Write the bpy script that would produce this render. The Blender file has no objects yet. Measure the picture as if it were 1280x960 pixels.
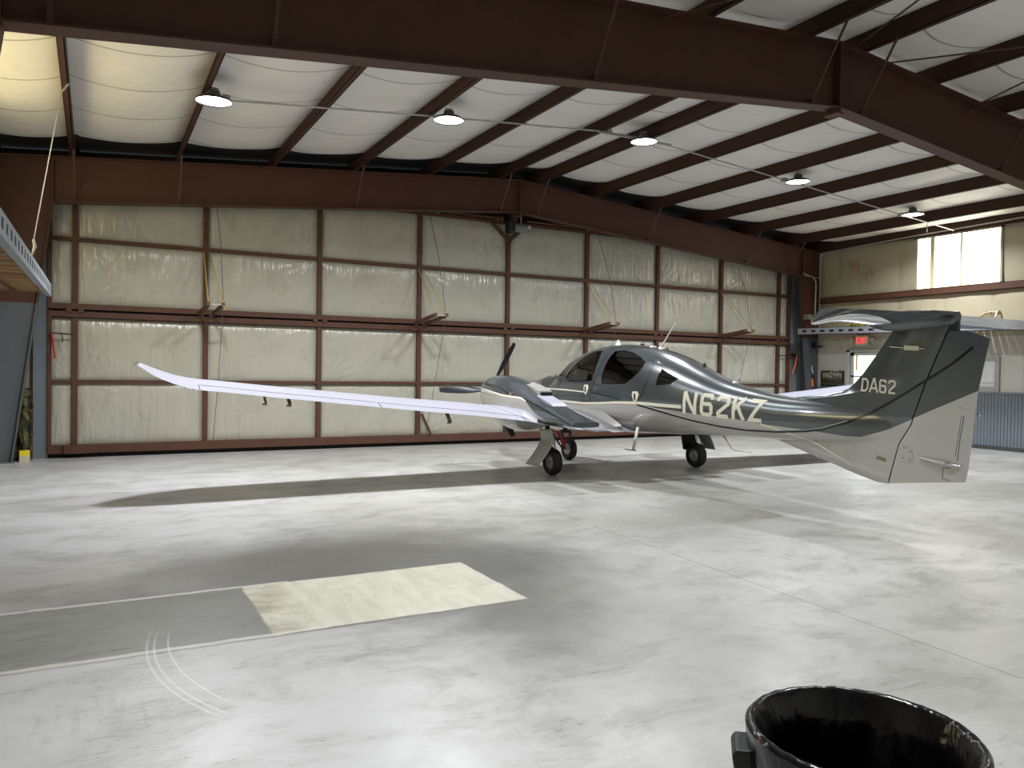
import bpy, bmesh, math, random
from mathutils import Vector, Matrix, noise
random.seed(7)
SC = bpy.context.scene
COL = SC.collection
PI = math.pi

# ------------------------------------------------------------------ camera, world, exposure
cd = bpy.data.cameras.new('camera'); cam = bpy.data.objects.new('camera', cd); COL.objects.link(cam)
_r = Vector((0.88055976, -0.47372137, 0.01423261)); _u = Vector((-0.00413093, 0.02235788, 0.9997415)); _f = Vector((0.47391712, 0.88039093, -0.01773054))
cam.matrix_world = Matrix(((_r.x, _u.x, -_f.x, 0), (_r.y, _u.y, -_f.y, 0), (_r.z, _u.z, -_f.z, 1.6768), (0, 0, 0, 1)))
cd.sensor_width = 36; cd.lens = 972.794 * 36 / 1280; cd.clip_start = .05; cd.clip_end = 200
SC.camera = cam
w = bpy.data.worlds.new('sky'); SC.world = w; w.use_nodes = True
w.node_tree.nodes['Background'].inputs[0].default_value = (.85, .92, 1, 1)
w.node_tree.nodes['Background'].inputs[1].default_value = 1.0
SC.view_settings.view_transform = 'Standard'; SC.view_settings.look = 'None'
SC.view_settings.exposure = 0.15; SC.view_settings.gamma = 1; SC.view_settings.use_curve_mapping = False
LAMP_W = 200.0            # each ceiling lamp over the airplane
NEAR_W = 105.0            # each lamp of the row over the near bay
WIN_E = 6.0               # daylight through the translucent wall panels

# ------------------------------------------------------------------ materials
class S:
    def __init__(s, name):
        s.m = bpy.data.materials.new(name); s.m.use_nodes = True; s.nt = s.m.node_tree
        s.b = s.nt.nodes['Principled BSDF']; s.out = s.nt.nodes['Material Output']
    def n(s, t, **k):
        x = s.nt.nodes.new(t)
        for a, v in k.items(): setattr(x, a, v)
        return x
    def put(s, sock, v):
        if isinstance(v, bpy.types.NodeSocket): s.nt.links.new(v, sock)
        elif v is not None:
            if isinstance(v, (tuple, list)) and len(v) == 3 and sock.type == 'RGBA': v = (*v, 1)
            sock.default_value = v
    def math(s, op, a, b=None, c=None, clamp=False):
        x = s.n('ShaderNodeMath', operation=op, use_clamp=clamp)
        s.put(x.inputs[0], a)
        if b is not None: s.put(x.inputs[1], b)
        if c is not None: s.put(x.inputs[2], c)
        return x.outputs[0]
    def coord(s, k='Object'):
        return s.n('ShaderNodeTexCoord').outputs[k]
    def map(s, vec, scale=(1, 1, 1), loc=(0, 0, 0), rot=(0, 0, 0)):
        x = s.n('ShaderNodeMapping'); s.put(x.inputs['Vector'], vec)
        x.inputs['Scale'].default_value = scale; x.inputs['Location'].default_value = loc; x.inputs['Rotation'].default_value = rot
        return x.outputs[0]
    def noise(s, vec, scale=5, detail=4, rough=.55, dist=0):
        x = s.n('ShaderNodeTexNoise'); s.put(x.inputs['Vector'], vec)
        x.inputs['Scale'].default_value = scale; x.inputs['Detail'].default_value = detail
        x.inputs['Roughness'].default_value = rough; x.inputs['Distortion'].default_value = dist
        return x.outputs[0]
    def ramp(s, f, *st):
        x = s.n('ShaderNodeValToRGB'); s.put(x.inputs[0], f); e = x.color_ramp.elements
        e[0].position = st[0][0]; e[1].position = st[-1][0]
        for p, c in st[1:-1]: e.new(p)
        for i, (p, c) in enumerate(st): e[i].color = (c, c, c, 1) if not isinstance(c, tuple) else (*c, 1)
        return x.outputs[0]
    def smooth(s, v, a, b):
        x = s.n('ShaderNodeMapRange', interpolation_type='SMOOTHSTEP'); s.put(x.inputs[0], v)
        x.inputs[1].default_value = a; x.inputs[2].default_value = b
        return x.outputs[0]
    def mix(s, f, a, b, mode='MIX'):
        x = s.n('ShaderNodeMix', data_type='RGBA', blend_type=mode); s.put(x.inputs[0], f); s.put(x.inputs[6], a); s.put(x.inputs[7], b)
        return x.outputs[2]
    def sep(s, v):
        x = s.n('ShaderNodeSeparateXYZ'); s.put(x.inputs[0], v); return x.outputs
    def bump(s, h, strength=.3, dist=.01, norm=None):
        x = s.n('ShaderNodeBump'); s.put(x.inputs['Height'], h); x.inputs['Strength'].default_value = strength; x.inputs['Distance'].default_value = dist
        if norm: s.put(x.inputs['Normal'], norm)
        s.nt.links.new(x.outputs[0], s.b.inputs['Normal']); return x.outputs[0]
    def set(s, color=None, rough=None, metal=None, **k):
        if color is not None: s.put(s.b.inputs['Base Color'], color)
        if rough is not None: s.put(s.b.inputs['Roughness'], rough)
        if metal is not None: s.put(s.b.inputs['Metallic'], metal)
        for a, v in k.items(): s.put(s.b.inputs[a.replace('_', ' ')], v)
        return s.m

def plain(name, color, rough=.5, metal=0, nz=0, nscale=8, **k):
    s = S(name)
    if nz:
        c = s.noise(s.coord(), nscale, 5)
        s.set(s.mix(c, tuple(x * (1 - nz) for x in color), tuple(min(1, x * (1 + nz)) for x in color)), rough, metal, **k)
    else: s.set(color, rough, metal, **k)
    return s.m

def emis(name, color, strength):
    s = S(name); s.set((0, 0, 0), 1, Emission_Color=(*color, 1), Emission_Strength=strength); return s.m

M = {}
M['steel'] = plain('rust_brown_painted_steel', (.078, .033, .021), .55, 0, .22, 3, Specular_IOR_Level=.3)
M['steel_dk'] = plain('dark_brown_purlin_steel', (.048, .020, .014), .6, 0, .2, 3, Specular_IOR_Level=.25)
M['door_steel'] = plain('door_frame_brown_steel', (.088, .040, .026), .55, 0, .25, 4, Specular_IOR_Level=.3)
M['grey_steel'] = plain('grey_painted_steel', (.095, .11, .125), .55, 0, .12, 3)
M['jamb'] = plain('grey_jamb_board', (.155, .175, .19), .6, 0, .15, 2)
M['slot_steel'] = plain('galvanised_slotted_beam', (.26, .285, .32), .45, .2, .12, 6)
M['galv'] = plain('galvanised_conduit', (.42, .42, .40), .4, .6, .1, 9)
M['dark'] = plain('dark_void', (.012, .011, .010), .9)
M['black'] = plain('black_metal', (.012, .012, .013), .4)
M['rubber'] = plain('tyre_rubber', (.012, .012, .013), .65, 0, .2, 20)
M['red'] = plain('red_enamel', (.42, .015, .012), .35, 0, .2, 12)
M['orange'] = plain('orange_plastic', (.75, .12, .02), .45, 0, .15, 12)
M['yellow'] = plain('yellow_webbing', (.36, .28, .06), .7, 0, .2, 15)
M['white'] = plain('white_paint', (.72, .72, .74), .25, 0, .03, 5)
M['offwhite'] = plain('off_white_plastic', (.55, .52, .40), .5, 0, .05, 9)
M['chrome'] = plain('bright_metal', (.62, .62, .62), .22, .9, .05, 9)
M['cream'] = plain('cream_vinyl', (.64, .63, .53), .4, 0, .04, 12)
M['blackline'] = plain('black_pinstripe', (.006, .006, .008), .2)
M['cord'] = plain('grey_cable', (.10, .09, .075), .6)
M['rope'] = plain('pale_cable', (.35, .34, .27), .6, 0, .1, 30)
M['prop'] = plain('black_composite_blade', (.012, .015, .02), .3, 0, .2, 6)
M['seat'] = plain('tan_leather', (.28, .22, .15), .6, 0, .15, 9)
M['interior'] = plain('dark_cabin_lining', (.05, .05, .05), .8)
M['exit_red'] = emis('red_exit_letters', (1, .03, .04), 2.2)
M['lens'] = emis('lamp_lens', (1, 1, 1), 14)
M['daylight'] = emis('daylit_translucent_panel', (1, .96, .78), WIN_E)
M['daylight_left'] = emis('daylit_left_panel', (1, .86, .45), 5.0)
M['daylight_door'] = emis('daylit_door_glass', (.95, 1, .98), 3.2)
M['gear_white'] = plain('white_gear_paint', (.50, .50, .47), .4, 0, .1, 12)

def wood(k_=1):
    s = S('yellow_pine_plank'); c = s.coord()
    g = s.noise(s.map(c, (1.2, 22, 6)), 3, 6, .6, .4)
    s.set(s.mix(g, tuple(c_ * k_ for c_ in (.16, .075, .018)), tuple(c_ * k_ for c_ in (.38, .21, .055))), .65)
    s.bump(g, .2, .005); return s.m
M['wood'] = wood(); WOODS = [M['wood'], wood(.55), wood(.8)]

def foil():
    s = S('white_vinyl_foil'); c = s.coord()
    a = s.noise(c, 1.1, 3, .5, .6)
    wv = s.noise(s.map(c, (5, 1, .55), rot=(0, .12, 0)), 1.6, 2, .45, .9)
    w2 = s.noise(s.map(c, (3.2, 1, 1.2), rot=(0, .75, 0)), 1.5, 2, .45, 1.2)
    st = s.smooth(s.noise(s.map(c, (7, 1, .18)), 1.6, 4, .6), .62, .80)
    base = s.mix(a, (.37, .36, .305), (.46, .45, .385))
    base = s.mix(s.math('MULTIPLY', st, .30), base, (.40, .31, .15))
    s.set(base, s.ramp(a, (0, .20), (1, .36)), 0, Specular_IOR_Level=.75)
    h = s.math('ADD', wv, s.math('MULTIPLY', w2, .6))
    s.bump(h, .4, .06); return s.m
M['foil'] = foil()

def liner(name, c1, c2, stain=.5):
    s = S(name); c = s.coord()
    a = s.noise(c, .9, 4, .6); b = s.smooth(s.noise(s.map(c, (1, 1, .45)), 1.7, 6, .75, .5), .56, .72)
    base = s.mix(a, c1, c2)
    base = s.mix(s.math('MULTIPLY', b, stain), base, (.25, .17, .07))
    s.set(base, .6); s.bump(s.noise(c, 4, 4), .25, .03); return s.m
M['wall_liner'] = liner('stained_cream_wall_insulation', (.33, .295, .205), (.43, .39, .285), .85)
M['wall_white'] = liner('white_painted_wall_liner', (.47, .46, .42), (.53, .52, .48), .06)

def ceil_mat():
    s = S('white_vinyl_roof_insulation'); uv = s.sep(s.coord('UV')); c = s.coord()
    a = s.noise(c, .8, 4, .6); b = s.smooth(s.noise(s.map(c, (1.4, .8, 1)), 1.1, 6, .7, .8), .60, .78)
    # fabric seams bow between the purlins
    u = s.math('SUBTRACT', uv[0], .5); bow = s.math('MULTIPLY', s.math('MULTIPLY', u, u), .9)
    v = s.math('ADD', uv[1], bow)
    f = s.math('FRACT', s.math('DIVIDE', v, 1.42))
    d = s.math('ABSOLUTE', s.math('SUBTRACT', f, .5))
    seam = s.math('SUBTRACT', 1.0, s.smooth(d, .0, .022))
    base = s.mix(a, (.68, .66, .60), (.80, .78, .735))
    base = s.mix(s.math('MULTIPLY', b, .35), base, (.42, .33, .17))
    base = s.mix(s.math('MULTIPLY', seam, .75), base, (.16, .14, .11))
    s.set(base, .5); s.bump(s.noise(s.map(c, (1, 3, 1)), 2.2, 5, .6), .35, .05); return s.m
M['ceil'] = ceil_mat()

def concrete():
    s = S('sealed_concrete_floor'); c = s.coord(); x, y, z = s.sep(c)
    big = s.noise(c, .35, 5, .6, .3); mid = s.noise(s.map(c, (.9, 1.35, 1)), 1.5, 8, .70, .5); fine = s.noise(c, 14, 6, .7)
    base = s.mix(s.smooth(big, .3, .7), (.30, .30, .285), (.46, .46, .455))
    base = s.mix(s.math('MULTIPLY', s.smooth(mid, .42, .68), .5), base, (.19, .19, .175))
    base = s.mix(s.math('MULTIPLY', s.smooth(fine, .4, .75), .16), base, (.2, .2, .19))
    wob = s.math('MULTIPLY', s.math('SUBTRACT', s.noise(c, 3.5, 5, .7), .5), .05)
    yy = s.math('ADD', y, wob); xx = s.math('ADD', x, wob)
    def box(x0, x1, y0, y1, e=.012):
        a = s.math('MULTIPLY', s.smooth(xx, x0 - e, x0 + e), s.math('SUBTRACT', 1, s.smooth(xx, x1 - e, x1 + e)))
        b = s.math('MULTIPLY', s.smooth(yy, y0 - e, y0 + e), s.math('SUBTRACT', 1, s.smooth(yy, y1 - e, y1 + e)))
        return s.math('MULTIPLY', a, b)
    # soft dark halo with a noisy edge round the repaired trench
    dx = s.math('DIVIDE', s.math('SUBTRACT', x, 2.0), 2.0); dy = s.math('DIVIDE', s.math('SUBTRACT', y, 6.1), 2.0)
    rr = s.math('ADD', s.math('SQRT', s.math('ADD', s.math('MULTIPLY', dx, dx), s.math('MULTIPLY', dy, dy))), s.math('MULTIPLY', s.math('SUBTRACT', s.noise(c, .9, 5, .65), .5), .9))
    dark_halo = s.math('SUBTRACT', 1, s.smooth(rr, .45, 1.3))
    base = s.mix(s.math('MULTIPLY', dark_halo, .86), base, (.075, .075, .07))
    # darker strip of old trench, with the fresh patch at its end
    strip = box(-1.6, 1.02, 5.0, 6.12)
    base = s.mix(s.math('MULTIPLY', strip, s.ramp(s.noise(s.map(c, (.6, 3, 1)), 2, 6, .7), (.3, .45), (.7, .9))), base, (.17, .175, .16))
    patch = box(1.0, 2.82, 4.95, 6.14)
    pn = s.noise(s.map(c, (3.5, .9, 1)), 2.2, 6, .7, .6)
    pcol = s.mix(s.smooth(pn, .35, .7), (.62, .61, .52), (.50, .49, .40))
    pcol = s.mix(s.math('MULTIPLY', s.math('SUBTRACT', 1, s.smooth(xx, 1.05, 1.4)), s.smooth(mid, .35, .6)), pcol, (.30, .28, .20))
    base = s.mix(patch, base, pcol)
    # pale edge lines of the trench
    for y0 in (4.97, 6.15):
        ln = box(-1.6, 1.35, y0 - .025, y0 + .02, .01)
        base = s.mix(s.math('MULTIPLY', ln, .7), base, (.62, .62, .56))
    # pale rectangles of worn paint and black tyre scuffs in front
    for q in ((.98, 1.45, 4.42, 4.72), (.9, 1.25, 3.95, 4.3), (1.2, 1.62, 4.0, 4.3)):
        base = s.mix(s.math('MULTIPLY', box(*q, .03), .16), base, (.66, .66, .60))
    sc = s.noise(s.map(c, (1.2, 9, 1), rot=(0, 0, .06)), 1.7, 7, .75, .8)
    zone = s.math('MULTIPLY', s.math('SUBTRACT', 1, s.smooth(x, .2, 1.5)), s.math('MULTIPLY', s.smooth(y, 3.2, 3.8), s.math('SUBTRACT', 1, s.smooth(y, 6.4, 7.2))))
    base = s.mix(s.math('MULTIPLY', s.math('MULTIPLY', zone, s.smooth(sc, .56, .68)), .8), base, (.10, .10, .10))
    sc2 = s.noise(s.map(c, (14, 1.5, 1), rot=(0, 0, -.2)), 1.3, 5, .7, .4)
    z2 = s.math('MULTIPLY', s.math('SUBTRACT', 1, s.smooth(x, .1, .55)), s.math('MULTIPLY', s.smooth(y, 3.9, 4.1), s.math('SUBTRACT', 1, s.smooth(y, 4.3, 4.55))))
    base = s.mix(s.math('MULTIPLY', s.math('MULTIPLY', z2, s.smooth(sc2, .5, .62)), .6), base, (.16, .16, .16))
    # lamp-lit brightness painted into the left foreground floor, mottled like worn sealer
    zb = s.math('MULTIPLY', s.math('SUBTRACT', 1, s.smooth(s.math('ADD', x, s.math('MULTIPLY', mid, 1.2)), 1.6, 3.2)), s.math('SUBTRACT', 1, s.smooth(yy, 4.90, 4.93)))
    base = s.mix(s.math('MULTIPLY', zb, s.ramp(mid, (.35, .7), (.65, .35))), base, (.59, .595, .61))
    zc = s.math('MULTIPLY', s.math('SUBTRACT', 1, s.smooth(s.math('ADD', x, s.math('MULTIPLY', big, 3)), 2.5, 5.0)), s.smooth(y, 6.9, 8.2))  # floor beyond the trench painted brighter, as if under the leftmost lamp
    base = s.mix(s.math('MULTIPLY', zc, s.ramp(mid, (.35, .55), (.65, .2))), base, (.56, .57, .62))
    # scratches and curved white scrape marks
    for rot, th in ((.3, .012), (-.9, .010)):
        wv = s.n('ShaderNodeTexNoise'); s.put(wv.inputs['Vector'], s.map(c, (.5, 7, 1), rot=(0, 0, rot))); wv.inputs['Scale'].default_value = 2.4; wv.inputs['Detail'].default_value = 3
        ln = s.math('SUBTRACT', 1, s.smooth(s.math('ABSOLUTE', s.math('SUBTRACT', wv.outputs[0], .5)), 0, th))
        base = s.mix(s.math('MULTIPLY', ln, s.math('MULTIPLY', s.smooth(mid, .48, .6), .5)), base, (.10, .095, .085))
    for cx_, cy_, r0 in ((2.3, 4.9, 1.98), (2.3, 4.9, 2.02), (2.42, 4.95, 2.02)):
        q1 = s.math('SUBTRACT', x, cx_); q2 = s.math('SUBTRACT', y, cy_)
        rad = s.math('SQRT', s.math('ADD', s.math('MULTIPLY', q1, q1), s.math('MULTIPLY', q2, q2)))
        ar = s.math('SUBTRACT', 1, s.smooth(s.math('ABSOLUTE', s.math('SUBTRACT', rad, r0)), .003, .009))
        ar = s.math('MULTIPLY', ar, s.math('MULTIPLY', s.math('SUBTRACT', 1, s.smooth(x, .55, .62)), s.math('MULTIPLY', s.smooth(y, 3.85, 4.0), s.math('SUBTRACT', 1, s.smooth(y, 4.9, 5.5)))))
        base = s.mix(s.math('MULTIPLY', ar, .4), base, (.78, .78, .78))
    # small dark spots
    vo = s.n('ShaderNodeTexVoronoi'); s.put(vo.inputs['Vector'], c); vo.inputs['Scale'].default_value = 3.1
    sp = s.math('SUBTRACT', 1, s.smooth(vo.outputs['Distance'], .018, .05))
    base = s.mix(s.math('MULTIPLY', sp, s.smooth(mid, .5, .6)), base, (.06, .05, .045))
    rough = s.math('ADD', s.math('MULTIPLY', mid, .32), .22)
    s.set(base, rough, 0, Specular_IOR_Level=.45)
    s.bump(s.math('ADD', fine, s.math('MULTIPLY', mid, 2)), .12, .01)
    return s.m
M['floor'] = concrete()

def paint(name, pts, dark=(.075, .088, .098), silver=(.40, .40, .385), below_first=True):
    """two-tone metallic paint; the boundary height runs along the aircraft (object y)"""
    s = S(name); x, y, z = s.sep(s.coord('Object'))
    y0, y1 = 4.4, 14.0
    t = s.math('DIVIDE', s.math('SUBTRACT', s.math('ADD', y, 10.0), y0), y1 - y0)   # the airplane's origin stands at y = 10
    rp = s.n('ShaderNodeValToRGB'); s.put(rp.inputs[0], t); e = rp.color_ramp.elements
    P = sorted(pts)
    e[0].position = (P[0][0] - y0) / (y1 - y0); e[1].position = (P[-1][0] - y0) / (y1 - y0)
    for py, pz in P[1:-1]: e.new((py - y0) / (y1 - y0))
    for i, (py, pz) in enumerate(P): v = pz / 2.5; e[i].color = (v, v, v, 1)
    bz = s.math('MULTIPLY', rp.outputs[0], 2.5)
    k = s.math('GREATER_THAN', z, bz)
    col = s.mix(k, silver, dark)
    rough = s.mix(k, (.30,) * 3, (.24,) * 3)
    s.set(col, .22, s.math('ADD', .25, s.math('MULTIPLY', k, .2)), Coat_Weight=.8, Coat_Roughness=.04)
    return s.m
BND = [(13.94, 1.16), (11.66, 1.145), (10.95, 1.13), (10.48, 1.15), (10.09, 1.175), (9.53, 1.178), (9.22, 1.142), (8.66, 1.104), (8.06, 1.076), (7.6, 1.04), (7.4, 1.02), (7.0, 1.0), (6.64, .985), (6.52, .975), (6.23, .955), (6.02, .96), (5.74, 1.05), (5.43, 1.19), (5.21, 1.30), (4.72, 1.53), (4.5, 1.63)]
M['paint'] = paint('two_tone_metallic_paint', BND)
M['nac_paint'] = paint('two_tone_nacelle_paint', [(12.4, 1.40), (11.76, 1.34), (11.15, 1.275), (10.7, 1.25), (10.5, 1.17), (10.3, 1.04), (10.0, .93), (9.7, .86), (9.2, .80)], dark=(.085, .10, .115))
M['stab_paint'] = plain('dark_metallic_paint', (.075, .085, .095), .1, .45, .05, 3, Coat_Weight=1.0, Coat_Roughness=.02)
M['wing_white'] = plain('white_wing_paint', (.34, .345, .42), .35, 0, .03, 2, Coat_Weight=.3)
M['silver'] = plain('silver_paint', (.40, .40, .385), .3, .25, .04, 4, Coat_Weight=.6)

def walk():
    s = S('grey_walkway_grit'); c = s.coord(); n_ = s.noise(c, 60, 6, .8); m_ = s.noise(s.map(c, (1, 4, 1)), 8, 5, .7)
    n_ = s.smooth(s.noise(s.map(c, (1, 2.2, 1)), 32, 5, .8), .35, .65); s.set(s.mix(n_, (.10, .095, .105), (.34, .325, .36)), .85); s.bump(n_, .6, .01); return s.m
M['walk'] = walk()

def glass(name, tint, fac):
    s = S(name); nt = s.nt
    tr = s.n('ShaderNodeBsdfTransparent'); tr.inputs[0].default_value = (*tint, 1)
    gl = s.n('ShaderNodeBsdfGlossy'); gl.inputs['Roughness'].default_value = .03; gl.inputs[0].default_value = (.9, .9, .9, 1)
    lw = s.n('ShaderNodeFresnel'); lw.inputs['IOR'].default_value = 1.5
    f = s.math('MULTIPLY', lw.outputs[0], fac, clamp=True)
    mx = s.n('ShaderNodeMixShader'); s.put(mx.inputs[0], f); nt.links.new(tr.outputs[0], mx.inputs[1]); nt.links.new(gl.outputs[0], mx.inputs[2])
    nt.links.new(mx.outputs[0], s.out.inputs[0]); return s.m
M['glass'] = glass('tinted_cabin_glass', (.42, .40, .36), 1.6)
M['clear'] = glass('clear_plastic_sheet', (.8, .82, .8), 2.0)

def corr():
    s = S('blue_grey_corrugated_steel'); s.set(s.mix(s.noise(s.coord(), 1.5, 4), (.15, .175, .21), (.19, .215, .25)), .45, .1); return s.m
M['corr'] = corr()

def bag():
    s = S('black_bin_liner'); c = s.coord()
    h = s.noise(s.map(c, (1, 1, .5)), 9, 3, .5, 1.2)
    s.set((.003, .003, .004), .22, 0, Specular_IOR_Level=.4); s.bump(h, .5, .02); return s.m
M['bag'] = bag()
M['bin'] = plain('dark_green_grey_plastic', (.012, .017, .016), .5, 0, .1, 8)

def photo_mat():
    s = S('faded_landscape_print'); x, y, z = s.sep(s.coord())
    n_ = s.noise(s.map(s.coord(), (1, 3, 9)), 2, 5, .6); z = s.math('ADD', z, 1.6)
    s.set(s.mix(s.smooth(s.math('ADD', z, s.math('MULTIPLY', n_, .12)), 1.60, 1.72), (.05, .05, .035), (.30, .28, .20)), .2); return s.m
M['print'] = photo_mat()

def box_label():
    s = S('yellow_and_white_carton'); x, y, z = s.sep(s.coord())
    s.set(s.mix(s.smooth(z, .098, .104), (.55, .5, .38), (.75, .62, .02)), .6); return s.m
M['carton'] = box_label()
def tarp():
    s = S('dark_camouflage_cloth'); n_ = s.noise(s.coord(), 9, 3, .6, .5)
    s.set(s.ramp(n_, (.35, (.01, .012, .008)), (.5, (.05, .045, .015)), (.62, (.16, .12, .04))), .8); return s.m
M['tarp'] = tarp()

# ------------------------------------------------------------------ object helpers
ORG = {}
def thing(name, label, cat, loc=(0, 0, 0), group=None, kind=None):
    o = bpy.data.objects.new(name, None); COL.objects.link(o); o.location = loc; o.empty_display_size = .1
    ORG[o.name] = Vector(loc)
    if label: o['label'] = label
    if cat: o['category'] = cat
    if group: o['group'] = group
    if kind: o['kind'] = kind
    return o
def link(name, me, parent=None, loc=None):
    o = bpy.data.objects.new(name, me); COL.objects.link(o)
    if parent is not None:
        o.parent = parent; ORG[o.name] = ORG[parent.name]
    else: ORG[o.name] = Vector((0, 0, 0))
    return o
def tag(o, label=None, cat=None, group=None, kind=None):
    if label: o['label'] = label
    if cat: o['category'] = cat
    if group: o['group'] = group
    if kind: o['kind'] = kind
    return o

class MB:
    """collects shapes in world coordinates, then links them as one mesh"""
    def __init__(s): s.v = []; s.f = []
    def add(s, vs, fs):
        n = len(s.v); s.v += [tuple(p) for p in vs]; s.f += [tuple(i + n for i in f) for f in fs]; return s
    def box(s, x0, x1, y0, y1, z0, z1):
        vs = [(x, y, z) for z in (z0, z1) for y in (y0, y1) for x in (x0, x1)]
        return s.add(vs, [(0, 2, 3, 1), (4, 5, 7, 6), (0, 1, 5, 4), (2, 6, 7, 3), (0, 4, 6, 2), (1, 3, 7, 5)])
    def bar(s, a, b, w, h, up=(0, 0, 1)):
        a, b = Vector(a), Vector(b); d = (b - a).normalized(); up = Vector(up)
        if abs(d.dot(up)) > .98: up = Vector((0, 1, 0))
        r = d.cross(up).normalized(); u = r.cross(d)
        vs = [p + r * (sx * w / 2) + u * (sy * h / 2) for p in (a, b) for sx, sy in ((-1, -1), (1, -1), (1, 1), (-1, 1))]
        return s.add(vs, [(0, 3, 2, 1), (4, 5, 6, 7), (0, 1, 5, 4), (1, 2, 6, 5), (2, 3, 7, 6), (3, 0, 4, 7)])
    def tube(s, pts, r, n=10, caps=True):
        pts = [Vector(p) for p in pts]; rs = r if isinstance(r, (list, tuple)) else [r] * len(pts)
        prev = None; base = len(s.v); vs = []
        for i, p in enumerate(pts):
            d = (pts[min(i + 1, len(pts) - 1)] - pts[max(i - 1, 0)]).normalized()
            if prev is None:
                t = Vector((0, 0, 1)) if abs(d.z) < .9 else Vector((1, 0, 0)); u = d.cross(t).normalized()
            else: u = (prev - d * prev.dot(d)).normalized()
            prev = u; w_ = d.cross(u)
            vs += [p + (u * math.cos(2 * PI * k / n) + w_ * math.sin(2 * PI * k / n)) * rs[i] for k in range(n)]
        fs = [(i * n + k, i * n + (k + 1) % n, (i + 1) * n + (k + 1) % n, (i + 1) * n + k) for i in range(len(pts) - 1) for k in range(n)]
        if caps: fs += [tuple(range(n - 1, -1, -1)), tuple((len(pts) - 1) * n + k for k in range(n))]
        return s.add(vs, fs)
    def lathe(s, prof, c=(0, 0, 0), axis='z', n=32):
        vs = []
        for r, h in prof:
            for k in range(n):
                a = 2 * PI * k / n; p = (r * math.cos(a), r * math.sin(a), h)
                if axis == 'x': p = (p[2], p[0], p[1])
                if axis == 'y': p = (p[1], p[2], p[0])
                vs.append((p[0] + c[0], p[1] + c[1], p[2] + c[2]))
        fs = [(i * n + k, i * n + (k + 1) % n, (i + 1) * n + (k + 1) % n, (i + 1) * n + k) for i in range(len(prof) - 1) for k in range(n)]
        return s.add(vs, fs)
    def prism(s, poly, a, b, ax='y'):
        """polygon in the two other axes, extruded from a to b along ax"""
        n = len(poly); vs = []
        for t in (a, b):
            for p in poly:
                vs.append({'y': (p[0], t, p[1]), 'x': (t, p[0], p[1]), 'z': (p[0], p[1], t)}[ax])
        return s.add(vs, [tuple(range(n)), tuple(range(2 * n - 1, n - 1, -1))] + [(i, i + n, (i + 1) % n + n, (i + 1) % n) for i in range(n)])
    def rings(s, R, caps=True):
        n = len(R[0]); vs = [p for r in R for p in r]
        fs = [(i * n + k, i * n + (k + 1) % n, (i + 1) * n + (k + 1) % n, (i + 1) * n + k) for i in range(len(R) - 1) for k in range(n)]
        if caps: fs += [tuple(range(n - 1, -1, -1)), tuple((len(R) - 1) * n + k for k in range(n))]
        return s.add(vs, fs)
    def grid(s, fn, nu, nv):
        vs = [fn(i / nu, j / nv) for j in range(nv + 1) for i in range(nu + 1)]
        return s.add(vs, [(j * (nu + 1) + i, j * (nu + 1) + i + 1, (j + 1) * (nu + 1) + i + 1, (j + 1) * (nu + 1) + i) for j in range(nv) for i in range(nu)])
    def build(s, name, mat, parent=None, smooth=False, bevel=0, fix=True):
        o_ = ORG[parent.name] if parent is not None else Vector((0, 0, 0))
        me = bpy.data.meshes.new(name); me.from_pydata([tuple(Vector(v) - o_) for v in s.v], [], s.f)
        if fix or bevel:
            bm = bmesh.new(); bm.from_mesh(me)
            if fix: bmesh.ops.recalc_face_normals(bm, faces=bm.faces)
            if bevel:
                es = [e for e in bm.edges if len(e.link_faces) == 2 and e.calc_face_angle(0) > .6]
                bmesh.ops.bevel(bm, geom=es, offset=bevel, segments=2, affect='EDGES', profile=.6)
            bm.to_mesh(me); bm.free()
        me.materials.append(mat)
        if smooth:
            me.polygons.foreach_set('use_smooth', [True] * len(me.polygons))
            try: me.set_sharp_from_angle(angle=math.radians(38))
            except Exception: pass
        me.update()
        return link(name, me, parent)

def copy_tree(o, parent=None):
    c = o.copy(); COL.objects.link(c)
    if parent is not None: c.parent = parent
    for k in [k for k in bpy.data.objects if k.parent == o]:
        if k.name != c.name: copy_tree(k, c)
    return c

# ------------------------------------------------------------------ setting: dimensions
XL, XR, YF, YB = -1.6, 18.3, 16.1, -1.6
RX = 8.45                                   # ridge
def zpb(x): return 5.97 - .0835 * abs(x - RX)   # underside of the purlins = top of the rafters
PUR = [-.30, 1.36, 3.06, 4.67, 6.30, 7.96, 8.90, 10.44, 12.07, 13.74, 15.37, 17.02]

# floor: three slabs with open joints over a dark bed
fl = MB().box(XL - .2, XR + .2, YB - .2, YF + .3, -.25, -.12).build('floor', M['dark']); tag(fl, kind='structure')
xj = lambda y: 4.44 + .05 * y          # the saw cut runs slightly askew
for y0, y1 in ((YB - .1, 15.93), (15.94, YF + .25)):
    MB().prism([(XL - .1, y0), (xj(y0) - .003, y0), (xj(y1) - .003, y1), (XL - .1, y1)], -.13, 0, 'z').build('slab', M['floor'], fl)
    MB().prism([(xj(y0) + .003, y0), (XR + .1, y0), (XR + .1, y1), (xj(y1) + .003, y1)], -.13, 0, 'z').build('slab', M['floor'], fl)

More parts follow.
